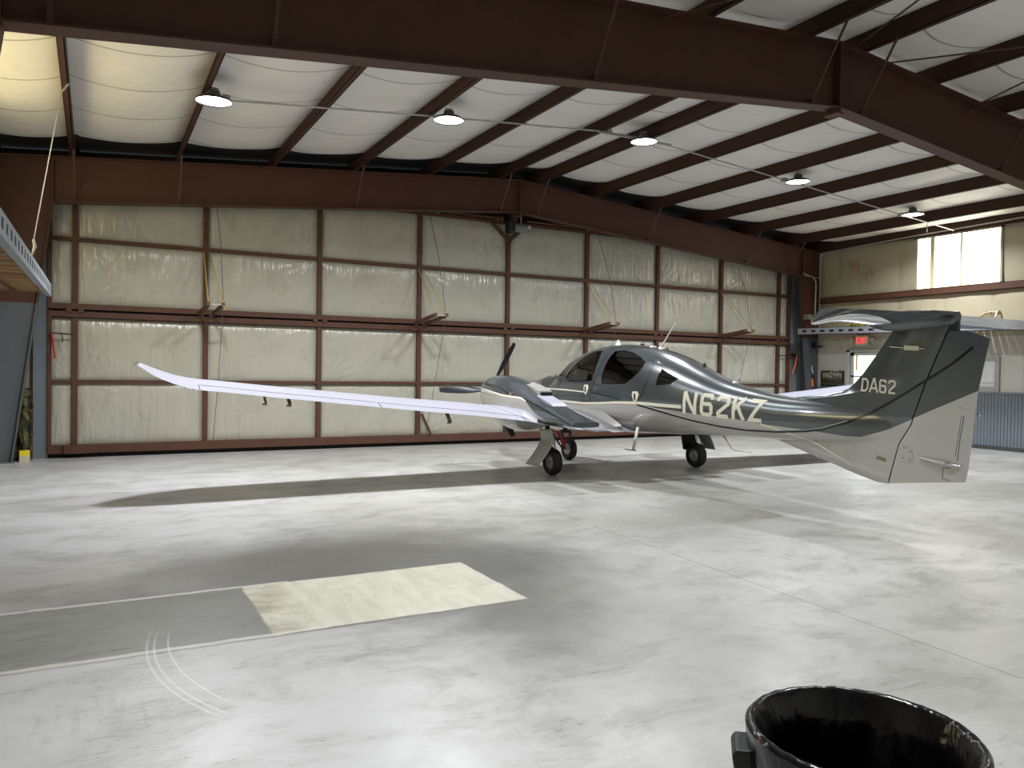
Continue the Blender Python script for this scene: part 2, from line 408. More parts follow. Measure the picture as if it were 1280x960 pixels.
# roof deck with purlins and insulation panels as its parts
deck = MB()
deck.prism([(XL - .1, zpb(XL) + .28), (RX, zpb(RX) + .28), (XR + .1, zpb(XR) + .28), (XR + .1, zpb(XR) + .36), (RX, zpb(RX) + .36), (XL - .1, zpb(XL) + .36)], YB, YF + .2)
ceil = deck.build('ceiling', M['dark']); tag(ceil, kind='structure')
def purlin(x, y0, y1):
    sg = 1 if x > RX else -1; z = zpb(x); m = MB()
    f = .075
    # Z section: web, lower flange with lip, upper flange
    m.box(x - .006, x + .006, y0, y1, z, z + .255)
    m.box(x - f if sg < 0 else x - .006, x + .006 if sg < 0 else x + f, y0, y1, z, z + .008)
    m.box((x - f) if sg < 0 else (x + f - .008), (x - f + .008) if sg < 0 else (x + f), y0, y1, z, z + .024)
    m.box(x - .006 if sg < 0 else x - f, x + f if sg < 0 else x + .006, y0, y1, z + .247, z + .255)
    return m
for x in PUR + [XL + .12, XR - .12]:
    purlin(x, YB, YF).build('purlin', M['steel_dk'], ceil)
def insul(xa, xb, y0, y1, seed):
    n, mrow = 14, int((y1 - y0) * 5)
    m = MB()
    def fn(u, v):
        x = xa + (xb - xa) * u; y = y0 + (y1 - y0) * v
        if x < RX < xb and xa < RX: pass
        top = zpb(x) + .245
        sag = .07 * math.sin(PI * u) ** .7 if 0 < u < 1 else 0
        bow = .9 * (u - .5) ** 2
        ph = ((y + bow) / 1.42) % 1
        pil = .022 * abs(math.sin(PI * (ph - .5))) * math.sin(PI * u)
        e = (1 - v) * (y1 - y0) if y1 > 10 else 9; endr = .10 * math.exp(-(e / .22) ** 2)
        nz = .012 * noise.noise(Vector((x * 1.3 + seed, y * 1.1, 0)))
        return (x, y, top - sag - pil + nz * math.sin(PI * u) + endr)
    m.grid(fn, n, mrow)
    o = m.build('insulation_panel', M['ceil'], ceil, smooth=True, fix=False)
    uvl = o.data.uv_layers.new(name='UVMap'); yy = o.data.vertices
    for l in o.data.loops:
        p = yy[l.vertex_index].co; uvl.data[l.index].uv = ((p.x - xa) / (xb - xa), p.y)
    return o
edges = [XL] + PUR + [XR]
for i in range(len(edges) - 1):
    for j, (y0, y1) in enumerate(((YB, 7.0), (7.0, 15.28))):
        insul(edges[i], edges[i + 1], y0, y1, i * 7 + j * 31)

# walls
wl = MB().box(XL - .2, XL, YB, YF + .2, 0, 5.3).build('wall_left', M['wall_liner']); tag(wl, kind='structure')
wb = MB().box(XL - .2, XR + .2, YB - .2, YB, 0, 6.3).build('wall_back', M['wall_white']); tag(wb, kind='structure')
wf = MB().box(XL, -.72, YF, YF + .15, 0, 5.3).box(17.64, XR, YF, YF + .15, 0, 5.3).build('wall_front', M['wall_liner']); tag(wf, kind='structure')
t4 = MB().prism([(XL, 5.12), (XR, 5.12), (XR, zpb(XR) + .25), (RX, zpb(RX) + .25), (XL, zpb(XL) + .25)], YF, YF + .15).build('trim_4', M['dark']); tag(t4, kind='structure')
wr = MB().box(XR, XR + .2, YB, YF + .2, 0, 5.45).build('wall_right', M['wall_white']); tag(wr, kind='structure')
# upper right wall: insulation panels either side of the girt
yy = 15.45; k = 0
while yy > YB:
    yn = max(YB, yy - 1.22)
    for z0, z1 in ((2.66, 3.70), (3.84, 5.16)):
        def fn(u, v, ya=yy, yb=yn, z0=z0, z1=z1, k=k):
            y = ya + (yb - ya) * u; z = z0 + (z1 - z0) * v
            b = .035 * (math.sin(PI * u) * math.sin(PI * v)) ** .4 if 0 < u < 1 and 0 < v < 1 else 0
            return (XR - .004 - b - .01 * noise.noise(Vector((y * 2, z * 3, k))), y, z)
        m = MB().grid(fn, 12, 12); m.build('insulation_panel', M['wall_liner'], wr, smooth=True)
    yy = yn; k += 1
MB().box(XR - .14, XR, YB, 15.6, 3.68, 3.69).box(XR - .14, XR - .13, YB, 15.6, 3.68, 3.84).box(XR - .14, XR, YB, 15.6, 3.83, 3.84).build('wall_girt', M['steel'], wr)
MB().box(XR - .10, XR, YB, 15.6, 5.16, 5.26).build('eave_girt', M['steel'], wr)
MB().box(XR - .012, XR, YB, 15.6, 2.62, 2.64).build('wall_seam', M['wall_liner'], wr)
for y in (14.75, 12.6, 9.9, 7.2):
    MB().box(XR - .008, XR, y, y + .03, 1.33, 2.62).build('seam_strip', M['wall_white'], wr)
# corrugated wainscot
def rib(y0, y1):
    m = MB(); n = int((y1 - y0) / .075); prof = []
    for i in range(n):
        y = y0 + i * .075
        prof += [(y, .004), (y + .03, .004), (y + .040, .022), (y + .062, .022), (y + .072, .004)]
    vs = []; 
    for (y, d) in prof: vs += [(XR - d, y, .09), (XR - d, y, 1.29)]
    m.add(vs, [(2 * i, 2 * i + 1, 2 * i + 3, 2 * i + 2) for i in range(len(prof) - 1)])
    return m
rib(YB, 13.3).build('wainscot_sheet', M['corr'], wr)
rib(14.5, 15.45).build('wainscot_sheet', M['corr'], wr)
for a, b in ((YB, 13.3), (14.5, 15.5)):
    MB().box(XR - .05, XR, a, b, 1.29, 1.335).build('wainscot_cap', M['corr'], wr)
bb = MB().box(XR - .035, XR, YB, 13.3, 0, .09).box(XR - .035, XR, 14.5, 15.5, 0, .09).build('baseboard_right', plain('dark_kick_board', (.05, .055, .06), .6)); tag(bb, kind='structure')

# window_1: translucent daylight panel high in the right wall
wn = thing('window_1', None, None, (XR, 11.4, 4.4), kind='structure')
MB().box(XR - .075, XR - .02, 10.38, 12.52, 3.82, 3.86).box(XR - .075, XR - .02, 10.38, 12.52, 5.10, 5.14).box(XR - .075, XR - .02, 10.38, 10.43, 3.82, 5.14).box(XR - .075, XR - .02, 12.46, 12.52, 3.82, 5.14).build('window_frame', M['wall_liner'], wn)
for a, b in ((10.43, 11.32), (11.365, 12.02), (12.12, 12.46)):
    MB().box(XR - .062, XR - .05, a, b, 3.86, 5.10).build('pane', M['daylight'], wn)
MB().box(XR - .072, XR - .04, 12.02, 12.12, 3.86, 5.10).box(XR - .068, XR - .045, 11.32, 11.365, 3.86, 5.1).build('mullion', plain('yellow_stud', (.6, .55, .3), .6), wn)  # mullions in plain yellow
# window_3: the same daylight panel in the left wall, out of view
w3 = thing('window_3', None, None, (XL, 10, 4.4), kind='structure')
MB().box(XL + .02, XL + .075, 6.95, 13.05, 3.62, 3.68).box(XL + .02, XL + .075, 6.95, 13.05, 4.90, 4.96).box(XL + .02, XL + .07, 9.95, 10.05, 3.68, 4.9).build('window_frame', M['steel'], w3)
for a, b in ((7.0, 9.95), (10.05, 13.0)):
    MB().box(XL + .03, XL + .04, a, b, 3.68, 4.90).build('pane', M['daylight_left'], w3)
# window_2: small framed window above the wainscot
w2 = thing('window_2', None, None, (XR, 11, 1.7), kind='structure')
gf = plain('grey_window_frame', (.33, .33, .32), .5)
MB().box(XR - .06, XR, 10.40, 11.75, 2.06, 2.15).box(XR - .06, XR, 10.40, 11.75, 1.335, 1.45).box(XR - .06, XR, 10.40, 10.50, 1.45, 2.06).box(XR - .06, XR, 11.65, 11.75, 1.45, 2.06).build('window_frame', gf, w2)
MB().box(XR - .03, XR - .02, 10.50, 11.65, 1.45, 2.06).build('window_blind', plain('white_blind', (.62, .63, .62), .6), w2)
MB().box(XR - .04, XR - .03, 10.50, 11.3, 1.53, 1.54).build('blind_bar', gf, w2)
# door_2: the glazed side door under the exit sign
d2 = thing('door_2', None, None, (XR, 13.9, 0), kind='structure')
wj = plain('white_door_frame', (.5, .52, .5), .45)
MB().box(XR - .10, XR, 14.38, 14.46, 0, 2.36).box(XR - .10, XR, 13.32, 13.40, 0, 2.36).box(XR - .10, XR, 13.32, 14.46, 2.30, 2.36).build('door_frame', wj, d2)
MB().box(XR - .06, XR - .02, 14.26, 14.36, .02, 2.28).box(XR - .06, XR - .02, 13.42, 13.52, .02, 2.28).box(XR - .06, XR - .02, 13.42, 14.36, 2.20, 2.28).box(XR - .06, XR - .02, 13.42, 14.36, .02, .9).box(XR - .06, XR - .02, 13.42, 14.36, 1.62, 1.67).build('door_leaf', wj, d2)
MB().box(XR - .045, XR - .035, 13.52, 14.26, .9, 1.62).build('pane', M['daylight_door'], d2)
MB().box(XR - .045, XR - .035, 13.52, 14.26, 1.67, 2.20).build('pane', M['daylight_door'], d2)
MB().box(XR - .075, XR - .045, 14.15, 14.19, 1.80, 2.20).build('door_closer_strip', plain('yellow_strip', (.65, .45, .1), .5), d2)
MB().tube([(XR - .06, 13.6, 1.0), (XR - .12, 13.6, 1.0), (XR - .12, 13.72, 1.0)], .012).build('door_handle', M['chrome'], d2)

# jamb boards and skins beside the hangar door
t1 = MB().box(-.93, -.70, 15.98, 16.04, 0, 4.6).build('trim_1', M['jamb']); tag(t1, kind='structure')
t2 = MB().box(17.64, 17.98, 15.98, 16.04, 0, 4.6).build('trim_2', M['jamb']); tag(t2, kind='structure')
t3 = MB().box(17.99, XR, 15.9, 15.94, 0, 2.95).build('trim_3', M['grey_steel']); tag(t3, kind='structure')

# ------------------------------------------------------------------ hangar door (door_1)
D = thing('door_1', 'tall bifold hangar door of brown steel framing lined with puffy white foil insulation', None, (RX, 16, 0), kind='structure')
PX = [-.29 + 2.1875 * i for i in range(9)]
XE = [-.68] + PX + [17.61]
ms = M['door_steel']
for i, x in enumerate(PX):
    h1 = 4.67 if i == 4 else 5.05
    MB().box(x - .045, x + .045, 15.95, 16.05, .10, 2.62).build('post', ms, D, bevel=.004)
    MB().box(x - .045, x + .045, 15.95, 16.05, 2.66, h1).build('post', ms, D, bevel=.004)
for x in (-.68, 17.61):
    MB().box(x - .03, x + .03, 15.93, 16.05, .10, 2.62).build('edge_post', ms, D)
    MB().box(x - .03, x + .03, 15.93, 16.05, 2.66, 5.05).build('edge_post', ms, D)
for nm, z0, z1, yf in (('bottom_rail', .08, .235, 15.90), ('rail', 1.335, 1.395, 15.96), ('rail', 3.87, 3.935, 15.96), ('top_rail', 5.05, 5.12, 15.95), ('hinge_rail', 2.51, 2.615, 15.92), ('hinge_rail', 2.655, 2.755, 15.92)):
    MB().box(-.70, 17.63, yf, 16.04, z0, z1).build(nm, ms, D, bevel=.004)
MB().box(-.70, 17.63, 15.99, 16.05, 0.0, .085).box(-.70, 17.63, 15.99, 16.03, 2.60, 2.67).build('rubber_seal', M['dark'], D)
MB().box(-.70, 17.63, 16.10, 16.14, .02, 5.12).build('door_skin', M['dark'], D)
for x in PX:
    MB().box(x - .14, x - .05, 15.895, 15.925, 2.60, 2.67).box(x + .05, x + .14, 15.895, 15.925, 2.60, 2.67).build('hinge', ms, D)
def panel(xa, xb, z0, z1, seed):
    nu, nv = (44, 30) if xb - xa > 1 else (14, 30)
    rnd = random.Random(seed)
    cs = [(rnd.choice((0, 1)), rnd.choice((0, 1)), rnd.uniform(.35, 1)) for _ in range(2)]
    W, H = xb - xa, z1 - z0; seamu = .78 + rnd.uniform(-.03, .03)
    top_gather = rnd.uniform(.4, 1)
    def fn(u, v):
        x = xa + W * u; z = z0 + H * v
        e = max(0, min(u * W, (1 - u) * W, v * H, (1 - v) * H))
        pil = .05 * (1 - math.exp(-e / .10))
        d = 0
        for cu, cv, am in cs:     # pull wrinkles that fan out of a corner
            ang = math.atan2(abs(v - cv) * H + .02, abs(u - cu) * W + .02); rad = math.hypot((u - cu) * W, (v - cv) * H)
            d += am * .007 * math.sin(ang * 26 + 2 * noise.noise(Vector((ang * 3, seed, 0)))) * math.exp(-((rad - .35) / .4) ** 2)
        d += top_gather * .006 * math.sin(x * 48 + 3 * noise.noise(Vector((x * 2, seed, z)))) * math.exp(-((1 - v) * H / .22))
        d += .012 * noise.noise(Vector((x * 2.2, z * 2.2, seed * 3.1)))
        d += .005 * noise.noise(Vector((x * 9 + z * 4, z * 3, seed)))
        if W > 1: d -= .012 * math.exp(-((u - seamu) * W / .012) ** 2) - .008 * math.exp(-((u - seamu) * W / .05) ** 2)
        k = 1 - math.exp(-e / .05)
        return (x, 16.045 - pil - d * k, z)
    MB().grid(fn, nu, nv).build('insulation_panel', M['foil'], D, smooth=True)
sd = 1
for i in range(10):
    for z0, z1 in ((.22, 1.35), (1.38, 2.50), (2.74, 3.88), (3.92, 5.06)):
        sd += 1; panel(XE[i] + .02, XE[i + 1] - .02, z0, z1, sd)
# V brace under the operator, small braces
for a in ((8.0, 5.05), (8.88, 5.05)):
    MB().bar((a[0], 15.95, a[1]), (8.46, 15.95, 4.66), .07, .07, (0, 1, 0)).build('v_brace', ms, D)
MB().bar((PX[3] + .05, 15.90, .70), (PX[3] + .26, 15.88, .25), .05, .05).build('foot_brace', ms, D)
MB().prism([(-.45, .08), (-.10, .08), (-.10, .235), (-.45, .235)], 15.84, 15.90).build('rail_cover', ms, D)
# latch bars and their levers
MB().tube([(-.70, 15.86, 2.22), (-.31, 15.86, 2.20)], .014).build('latch_bar', M['black'], D)
MB().tube([(-.645, 15.84, 2.22), (-.59, 15.84, 1.78), (-.66, 15.84, 1.77)], .016).build('latch_lever', M['red'], D)['label'] = 'red latch lever'
MB().tube([(-.49, 15.86, 2.2), (-.47, 15.84, 2.1), (-.49, 15.84, 2.05)], .01).build('latch_hook', M['black'], D)
MB().tube([(17.1, 15.86, 2.20), (17.80, 15.86, 2.22)], .014).build('latch_bar', M['black'], D)
MB().tube([(17.78, 15.80, 2.24), (17.72, 15.80, 1.95), (17.60, 15.80, 1.70)], [.016, .02, .022]).build('latch_lever', M['orange'], D)['label'] = 'orange latch lever'
MB().box(17.68, 17.82, 15.80, 15.92, 2.17, 2.27).build('latch_block', M['black'], D)
# pull arms with yellow straps and lift cables at posts 1, 3, 5, 7
for i, (dx, ty) in zip((1, 3, 5, 7), ((.10, 14.95), (.10, 14.85), (.10, 14.88), (.10, 14.94))):
    x = PX[i]
    for o_ in (-.12, .13):
        MB().bar((x + o_, 15.93, 2.66), (x + o_ + .05, ty, 2.80), .05, .07).build('pull_arm', ms, D)
    MB().bar((x - .10, ty + .05, 2.79), (x + .20, ty + .05, 2.79), .03, .03).build('arm_spacer', M['rope'], D)
    MB().bar((x - .05, 15.94, 3.86), (x - .07, ty + .07, 2.82), .02, .005, (0, 1, 0)).build('strap', M['yellow'], D)
    MB().bar((x + .05, 15.94, 3.86), (x + .19, ty + .07, 2.82), .02, .005, (0, 1, 0)).build('strap', M['yellow'], D)
    MB().bar((x + .15, ty + .03, 2.81), (x + .22, ty - .02, 2.70), .035, .02).build('strap_tail', M['yellow'], D)
    MB().tube([(x + .12, 15.75, 5.06), (x + .17, 15.3, 4.0), (x + .19, ty + .1, 2.80)], .007, 6).build('lift_cable', M['cord'], D)
    MB().tube([(x + .19, ty + .1, 2.80), (x + .16, 15.5, 1.2), (x + .13, 15.88, .20)], .006, 6).build('lift_cable', M['cord'], D)
    for dx_ in (-.22, .22):
        MB().lathe([(0, -.03), (.05, -.03), (.05, -.02), (.03, -.015), (.03, .015), (.05, .02), (.05, .03), (0, .03)], (x + .1 + dx_, 15.75, 5.12), 'x', 14).build('cable_drum', M['galv'], D)

# door operator
OP = thing('door_operator', 'grey electric motor and gearbox hung under the roof ridge above the hangar door', 'motor', (8.5, 15.75, 4.9))
MB().lathe([(0, -.19), (.085, -.19), (.10, -.17), (.10, .15), (.09, .17), (.05, .19), (0, .19)], (0, 0, 0), 'x', 20)
mt = MB().lathe([(0, -.17), (.085, -.17), (.10, -.15), (.10, .13), (.085, .15), (0, .16)], (8.62, 15.68, 4.93), 'x', 22)
mt.build('motor', plain('grey_motor_paint', (.16, .17, .15), .5, 0, .3, 20), OP, smooth=True)
MB().box(8.30, 8.46, 15.66, 15.86, 4.82, 5.08).build('gearbox', M['black'], OP, bevel=.01)
MB().lathe([(0, 0), (.045, 0), (.05, .03), (.04, .06), (0, .06)], (8.78, 15.66, 4.97), 'x', 12).build('cable_gland', M['offwhite'], OP)
MB().tube([(8.62, 15.68, 5.02), (8.60, 15.66, 5.20), (8.66, 15.6, 5.25), (9.0, 15.6, 5.20)], .012, 8).build('flex_conduit', M['rope'], OP)
MB().bar((8.45, 15.75, 5.08), (8.45, 15.75, 5.3), .12, .2).build('hanger_bracket', M['steel'], OP)
SH = thing('drive_shaft', 'long thin brown drive shafts running either side of the door motor', 'shaft', (8.5, 15.75, 5.13))
MB().tube([(1.6, 15.75, 5.13), (8.15, 15.75, 5.12)], .025, 10).build('shaft', M['steel'], SH)
MB().tube([(8.8, 15.75, 5.12), (15.4, 15.75, 5.13)], .025, 10).build('shaft', M['steel'], SH)
for x in (8.05, 8.15): MB().lathe([(0, -.03), (.05, -.03), (.05, .03), (0, .03)], (x, 15.75, 5.12), 'x', 14).build('coupling', M['steel'], SH)
for x in (3.2, 5.4, 7.4, 9.6, 11.6, 13.8): MB().box(x - .03, x + .03, 15.7, 15.8, 5.09, 5.3).build('bearing_hanger', M['steel'], SH)

# ------------------------------------------------------------------ rigid frames
def rigid_frame(y, label, zl, zr, zt, braces):
    R_ = thing('roof_frame', label, 'steel frame', (RX, y, 0))
    yw = .006
    prof = lambda x: zt - (zt - (zl if x < RX else zr)) * abs(x - RX) / (RX + .62 if x < RX else 17.52 - RX)
    xl, xr = -.62, 17.52
    top = lambda x: zpb(x) - .004
    web = [(xl, prof(xl)), (RX, zt), (xr, prof(xr)), (XR - .05, prof(xr)), (XR - .05, top(XR)), (RX, top(RX)), (XL + .05, top(XL)), (XL + .05, prof(xl))]
    MB().prism(web, y - yw, y + yw).build('rafter_web', M['steel'], R_)
    t = .02; fw = .11
    for a, b in ((xl, RX), (RX, xr)):
        MB().prism([(a, prof(a) - t), (b, prof(b) - t), (b, prof(b)), (a, prof(a))], y - fw, y + fw).build('bottom_flange', M['steel'], R_)
    for a, b in ((XL + .05, RX), (RX, XR - .05)):
        MB().prism([(a, top(a) - .015), (b, top(b) - .015), (b, top(b)), (a, top(a))], y - fw, y + fw).build('top_flange', M['steel'], R_)
    # ridge splice plates
    MB().box(RX - .015, RX + .015, y - .11, y + .11, zt - .09, top(RX)).build('ridge_splice_plate', M['steel'], R_, bevel=.003)
    MB().box(RX - .06, RX + .06, y - .11, y + .11, zt - .10, zt - .08).build('splice_foot', M['steel'], R_)
    # columns: tapered web and inner flange, grey below, brown above
    for sx, xo, xb_, xk in ((1, XL + .02, -1.21, xl), (-1, XR - .02, 18.10, xr)):
        zk = prof(xk)
        xm = xb_ + (xk - xb_) * 2.7 / zk
        MB().prism([(xo, 0), (xb_, 0), (xm, 2.7), (xo, 2.7)], y - yw, y + yw).build('column_web', M['grey_steel'], R_)['label'] = 'grey painted lower column'
        MB().prism([(xo, 2.7), (xm, 2.7), (xk, zk), (xo, zk)], y - yw, y + yw).build('column_web', M['steel'], R_)
        MB().prism([(xb_, 0), (xm, 2.7), (xm + .018 * sx, 2.7), (xb_ + .018 * sx, 0)], y - .10, y + .10).build('column_flange', M['grey_steel'], R_)
        MB().prism([(xm, 2.7), (xk, zk), (xk + .018 * sx, zk), (xm + .018 * sx, 2.7)], y - .10, y + .10).build('column_flange', M['steel'], R_)
        MB().box(xk - .01, xk + .01, y - .10, y + .10, zk, top(xk)).build('knee_stiffener', M['steel'], R_)
        MB().box(min(xo, xb_) - .05 if sx < 0 else xo - .02, max(xo, xb_) + .05, y - .12, y + .12, 0, .02).build('base_plate', M['grey_steel'], R_)
    for x, s_ in braces:
        zb = prof(x) + .03
        xp = min(PUR, key=lambda p: abs(p - x))
        for dy in ((-.62,) if s_ == 1 else (-.62, .62)):
            MB().bar((x, y + .07 * (1 if dy > 0 else -1), zb), (xp, y + dy, zpb(xp) + .07), .035, .012).build('flange_brace', M['steel'], R_)
        MB().bar((x, y - .02, zb), (x, y - .1, zb), .05, .07).build('brace_clip', M['steel'], R_)
    return R_
rigid_frame(15.5, 'far rust-brown steel roof frame standing right in front of the hangar door', 4.44, 4.44, 5.25,
            [(p, 1) for p in (-.30, 1.36, 4.67, 7.96, 8.90, 12.07, 15.37, 17.02)])
rigid_frame(7.0, 'near rust-brown steel roof frame crossing the top of the view', 4.22, 4.22, 5.14,
            [(p, 2) for p in (-.30, 1.36, 4.67, 7.96, 8.90, 12.07, 15.37)])
# peeled grey primer patch on the left far column knee, galvanised gusset on the right
BR = thing('roof_bracing_rods', 'thin brown diagonal bracing rods under the roof near the camera', 'bracing', (9, 3, 5.8))
for a, b in (((8.75, 7.0, 5.72), (14.1, -1.0, 5.35)), ((11.85, 7.0, 5.5), (17, -1.0, 5.15)), ((5.5, 7.0, 5.60), (9.7, -1.0, 5.75)), ((8.6, 6.9, 5.86), (5.0, -1, 5.55)), ((11.3, 7, 5.6), (8.4, -1, 5.8))):
    MB().tube([a, b], .011, 6).build('rod', M['steel'], BR)

# ------------------------------------------------------------------ lamps
def high_bay(loc, label, group='round high-bay ceiling lamps'):
    x, y, z = loc
    L = thing('high_bay_lamp', label, 'ceiling lamp', loc, group)
    MB().lathe([(.0, .03), (.12, .03), (.20, .02), (.235, -.005), (.24, -.03), (.232, -.03), (.225, -.008), (.0, -.005)], loc, 'z', 40).build('reflector_ring', M['black'], L, smooth=True)
    MB().lathe([(0, .13), (.06, .13), (.075, .12), (.10, .04), (.12, .03), (0, .03)], loc, 'z', 28).build('driver_housing', plain('dark_cast_aluminium', (.09, .09, .10), .45, .5), L, smooth=True)
    MB().lathe([(0, -.014), (.12, -.016), (.20, -.018), (.224, -.012)], loc, 'z', 36).build('lens', M['lens'], L, smooth=True)
    MB().tube([(x - .09, y, z + .05), (x - .05, y, z + .16), (x + .05, y, z + .16), (x + .09, y, z + .05)], .01, 6).build('yoke', M['galv'], L)
    ld = bpy.data.lights.new('lamp_light', 'AREA'); ld.shape = 'DISK'; ld.size = .40; ld.energy = LAMP_W; ld.color = (.97, .985, 1); ld.spread = math.radians(150)
    lo = bpy.data.objects.new('lamp_light', ld); COL.objects.link(lo); lo.parent = L; lo.location = (0, 0, -.035)
    return L
spots = [((1.42, 11.25, 5.27), 'leftmost round lamp hanging from the roof between the two steel frames'), ((4.87, 11.25, 5.58), 'second round lamp from the left, just left of the roof middle'),
         ((8.67, 11.25, 5.82), 'round lamp under the ridge, third in the row'), ((12.58, 11.25, 5.60), 'fourth round lamp from the left, right of the ridge'),
         ((16.25, 11.25, 5.33), 'rightmost round lamp near the bright wall panel')]
protoL = None
for p_, lab in spots:
    if protoL is None: protoL = high_bay(p_, lab)
    else:
        c = copy_tree(protoL); c.location = p_; c['label'] = lab
near_light = bpy.data.lights.new('near_lamp_light', 'AREA'); near_light.shape = 'DISK'; near_light.size = .40; near_light.energy = NEAR_W; near_light.color = (.97, .985, 1); near_light.spread = math.radians(150)
for p_, lab in spots:
    c = copy_tree(protoL); c.location = (p_[0], 2.75, p_[2]); c['label'] = 'out-of-view lamp behind the near frame, in line with the ' + {0: 'leftmost', 1: 'second', 2: 'middle', 3: 'fourth', 4: 'rightmost'}[spots.index((p_, lab))] + ' visible lamp'; c['group'] = 'lamps over the near bay, out of view'
    for k in bpy.data.objects:
        if k.parent == c and k.type == 'LIGHT': k.data = near_light
# conduit feeding the row
CN = thing('lamp_conduit', 'thin grey conduit running from lamp to lamp under the purlins', 'conduit', (8.45, 11.4, 5.8))
pts = [(1.5, 11.4, 5.33), (4.7, 11.4, zpb(4.7) - .02), (RX - .6, 11.4, zpb(RX - .6) - .02)]
MB().tube(pts, .014, 8).build('conduit_run', M['galv'], CN)
MB().tube([(RX - .6, 11.4, zpb(RX - .6) - .02), (RX + .4, 11.4, zpb(RX) - .06), (12.6, 11.4, zpb(12.6) - .02), (18.0, 11.4, zpb(18.0) - .02)], .014, 8).build('conduit_run', M['galv'], CN)
for x in (1.6, 4.95, 8.0, 8.75, 12.35, 16.05): MB().box(x - .05, x + .05, 11.35, 11.45, zpb(x) - .06, zpb(x) + .01).build('junction_box', M['galv'], CN, bevel=.006)
MB().bar((7.75, 11.33, 5.86), (9.35, 11.33, 5.86), .04, .03).build('strut_channel', M['galv'], CN)
MB().tube([(17.0, 11.4, zpb(17.0) - .02), (17.0, 11.4, zpb(17) - .25)], .008, 6).build('chain_drop', M['galv'], CN)
# wall conduit in the far right corner
WC = thing('wall_conduit', 'bent grey conduit climbing the far right corner and running along the eave', 'conduit', (18.2, 15.35, 4.5))
MB().tube([(18.17, 15.38, 3.3), (18.17, 15.38, 4.95), (18.17, 15.34, 5.06), (18.17, 15.24, 5.12), (18.17, 12.6, 5.19), (18.17, 9, 5.25)], .016, 8).build('conduit_run', M['galv'], WC)
MB().tube([(17.45, 15.36, 4.50), (17.85, 15.36, 4.42), (17.97, 15.36, 4.30), (17.98, 15.36, 4.1), (17.96, 15.36, 3.36)], .018, 8).build('conduit_run', M['galv'], WC)
MB().tube([(17.5, 15.36, 4.44), (18.15, 15.36, 4.40)], .012, 8).build('conduit_run', M['galv'], WC)
EB = MB().box(17.62, 17.82, 15.30, 15.46, 3.22, 3.36).build('junction_box', plain('green_grey_box', (.16, .18, .14), .5)); tag(EB, 'small green-grey electrical box on the brown part of the right column', 'electrical box')
WB = thing('wall_bracket', 'small black bracket sticking out of the right column below the shelf', 'bracket', (18.2, 15.35, 2.47))
MB().bar((18.0, 15.40, 2.48), (18.42 - .2, 15.30, 2.46), .05, .05).build('arm', M['black'], WB); MB().box(17.98, 18.05, 15.36, 15.46, 2.42, 2.58).build('plate', M['black'], WB)
HK = thing('hanging_strap', 'orange and white handled tool hanging on the grey right column', 'tool', (17.95, 15.38, 1.6))
MB().tube([(17.90, 15.38, 1.93), (17.91, 15.37, 1.80), (17.95, 15.37, 1.70)], .012, 6).build('white_cord', M['white'], HK)
MB().tube([(17.97, 15.37, 1.70), (17.94, 15.36, 1.58)], .03, 8).build('dark_grip', M['black'], HK)
MB().tube([(17.92, 15.37, 1.56), (17.94, 15.37, 1.34)], [.02, .028], 8).build('orange_handle', M['orange'], HK)

# ------------------------------------------------------------------ right wall things
EX = thing('exit_sign', 'lit red EXIT sign with two emergency lamp heads above the side door', 'exit sign', (XR - .05, 14.0, 2.6))
MB().box(XR - .10, XR, 13.79, 14.21, 2.47, 2.75).build('housing', M['offwhite'], EX, bevel=.01)
MB().box(XR - .105, XR - .10, 13.82, 14.18, 2.50, 2.72).build('faceplate', M['offwhite'], EX)
def stroke_letter(segs, y0, z0, wd, ht, th, x, mb):
    for a, b in segs:
        mb.bar((x, y0 - a[0] * wd, z0 + a[1] * ht), (x, y0 - b[0] * wd, z0 + b[1] * ht), th, .004, (1, 0, 0))
GL = {'E': [((0, 0), (0, 1)), ((0, 0), (1, 0)), ((0, .5), (.85, .5)), ((0, 1), (1, 1))], 'X': [((0, 0), (1, 1)), ((0, 1), (1, 0))], 'I': [((.5, 0), (.5, 1))], 'T': [((0, 1), (1, 1)), ((.5, 0), (.5, 1))]}
yq = 14.15
for ch, wd in (('E', .055), ('X', .06), ('I', .02), ('T', .06)):
    mb = MB(); stroke_letter(GL[ch], yq, 2.535, wd, .15, .022, XR - .108, mb); mb.build('letter', M['exit_red'], EX); yq -= wd + .035
for y in (14.32, 13.68):
    MB().lathe([(0, -.06), (.05, -.05), (.06, 0), (.055, .02), (0, .02)], (XR - .08, y, 2.63), 'x', 14).build('lamp_head', M['offwhite'], EX, smooth=True)
    MB().bar((XR - .04, y, 2.63), (XR - .04, 14.0, 2.63), .03, .03).build('lamp_arm', M['offwhite'], EX)
PF = thing('framed_picture', 'dark framed landscape print hanging left of the side door', 'picture', (XR - .03, 15.0, 1.6))
for a in ((15.36, 14.60, 1.74, 1.79), (15.36, 14.60, 1.42, 1.47)): MB().box(XR - .045, XR - .01, a[1], a[0], a[2], a[3]).build('frame_bar', plain('dark_wood_frame', (.05, .035, .02), .4), PF)
for a in ((15.36, 15.31), (14.65, 14.60)): MB().box(XR - .045, XR - .01, a[1], a[0], 1.47, 1.74).build('frame_bar', M['black'], PF)
MB().box(XR - .03, XR - .015, 14.65, 15.31, 1.47, 1.74).build('print', M['print'], PF)
rp = MB().grid(lambda u, v: (XR - .07 - .04 * noise.noise(Vector((u * 5, v * 5, 2))), 15.05 - .36 * u, 1.56 + .20 * v + .05 * math.sin(u * PI)), 12, 10)  # clear sheet added in place of the glossy reflection on the picture
rpo = rp.build('reflection_sheet', M['clear'], None, smooth=True); tag(rpo, 'added clear crumpled sheet standing for the reflection on the framed picture', 'reflection sheet')
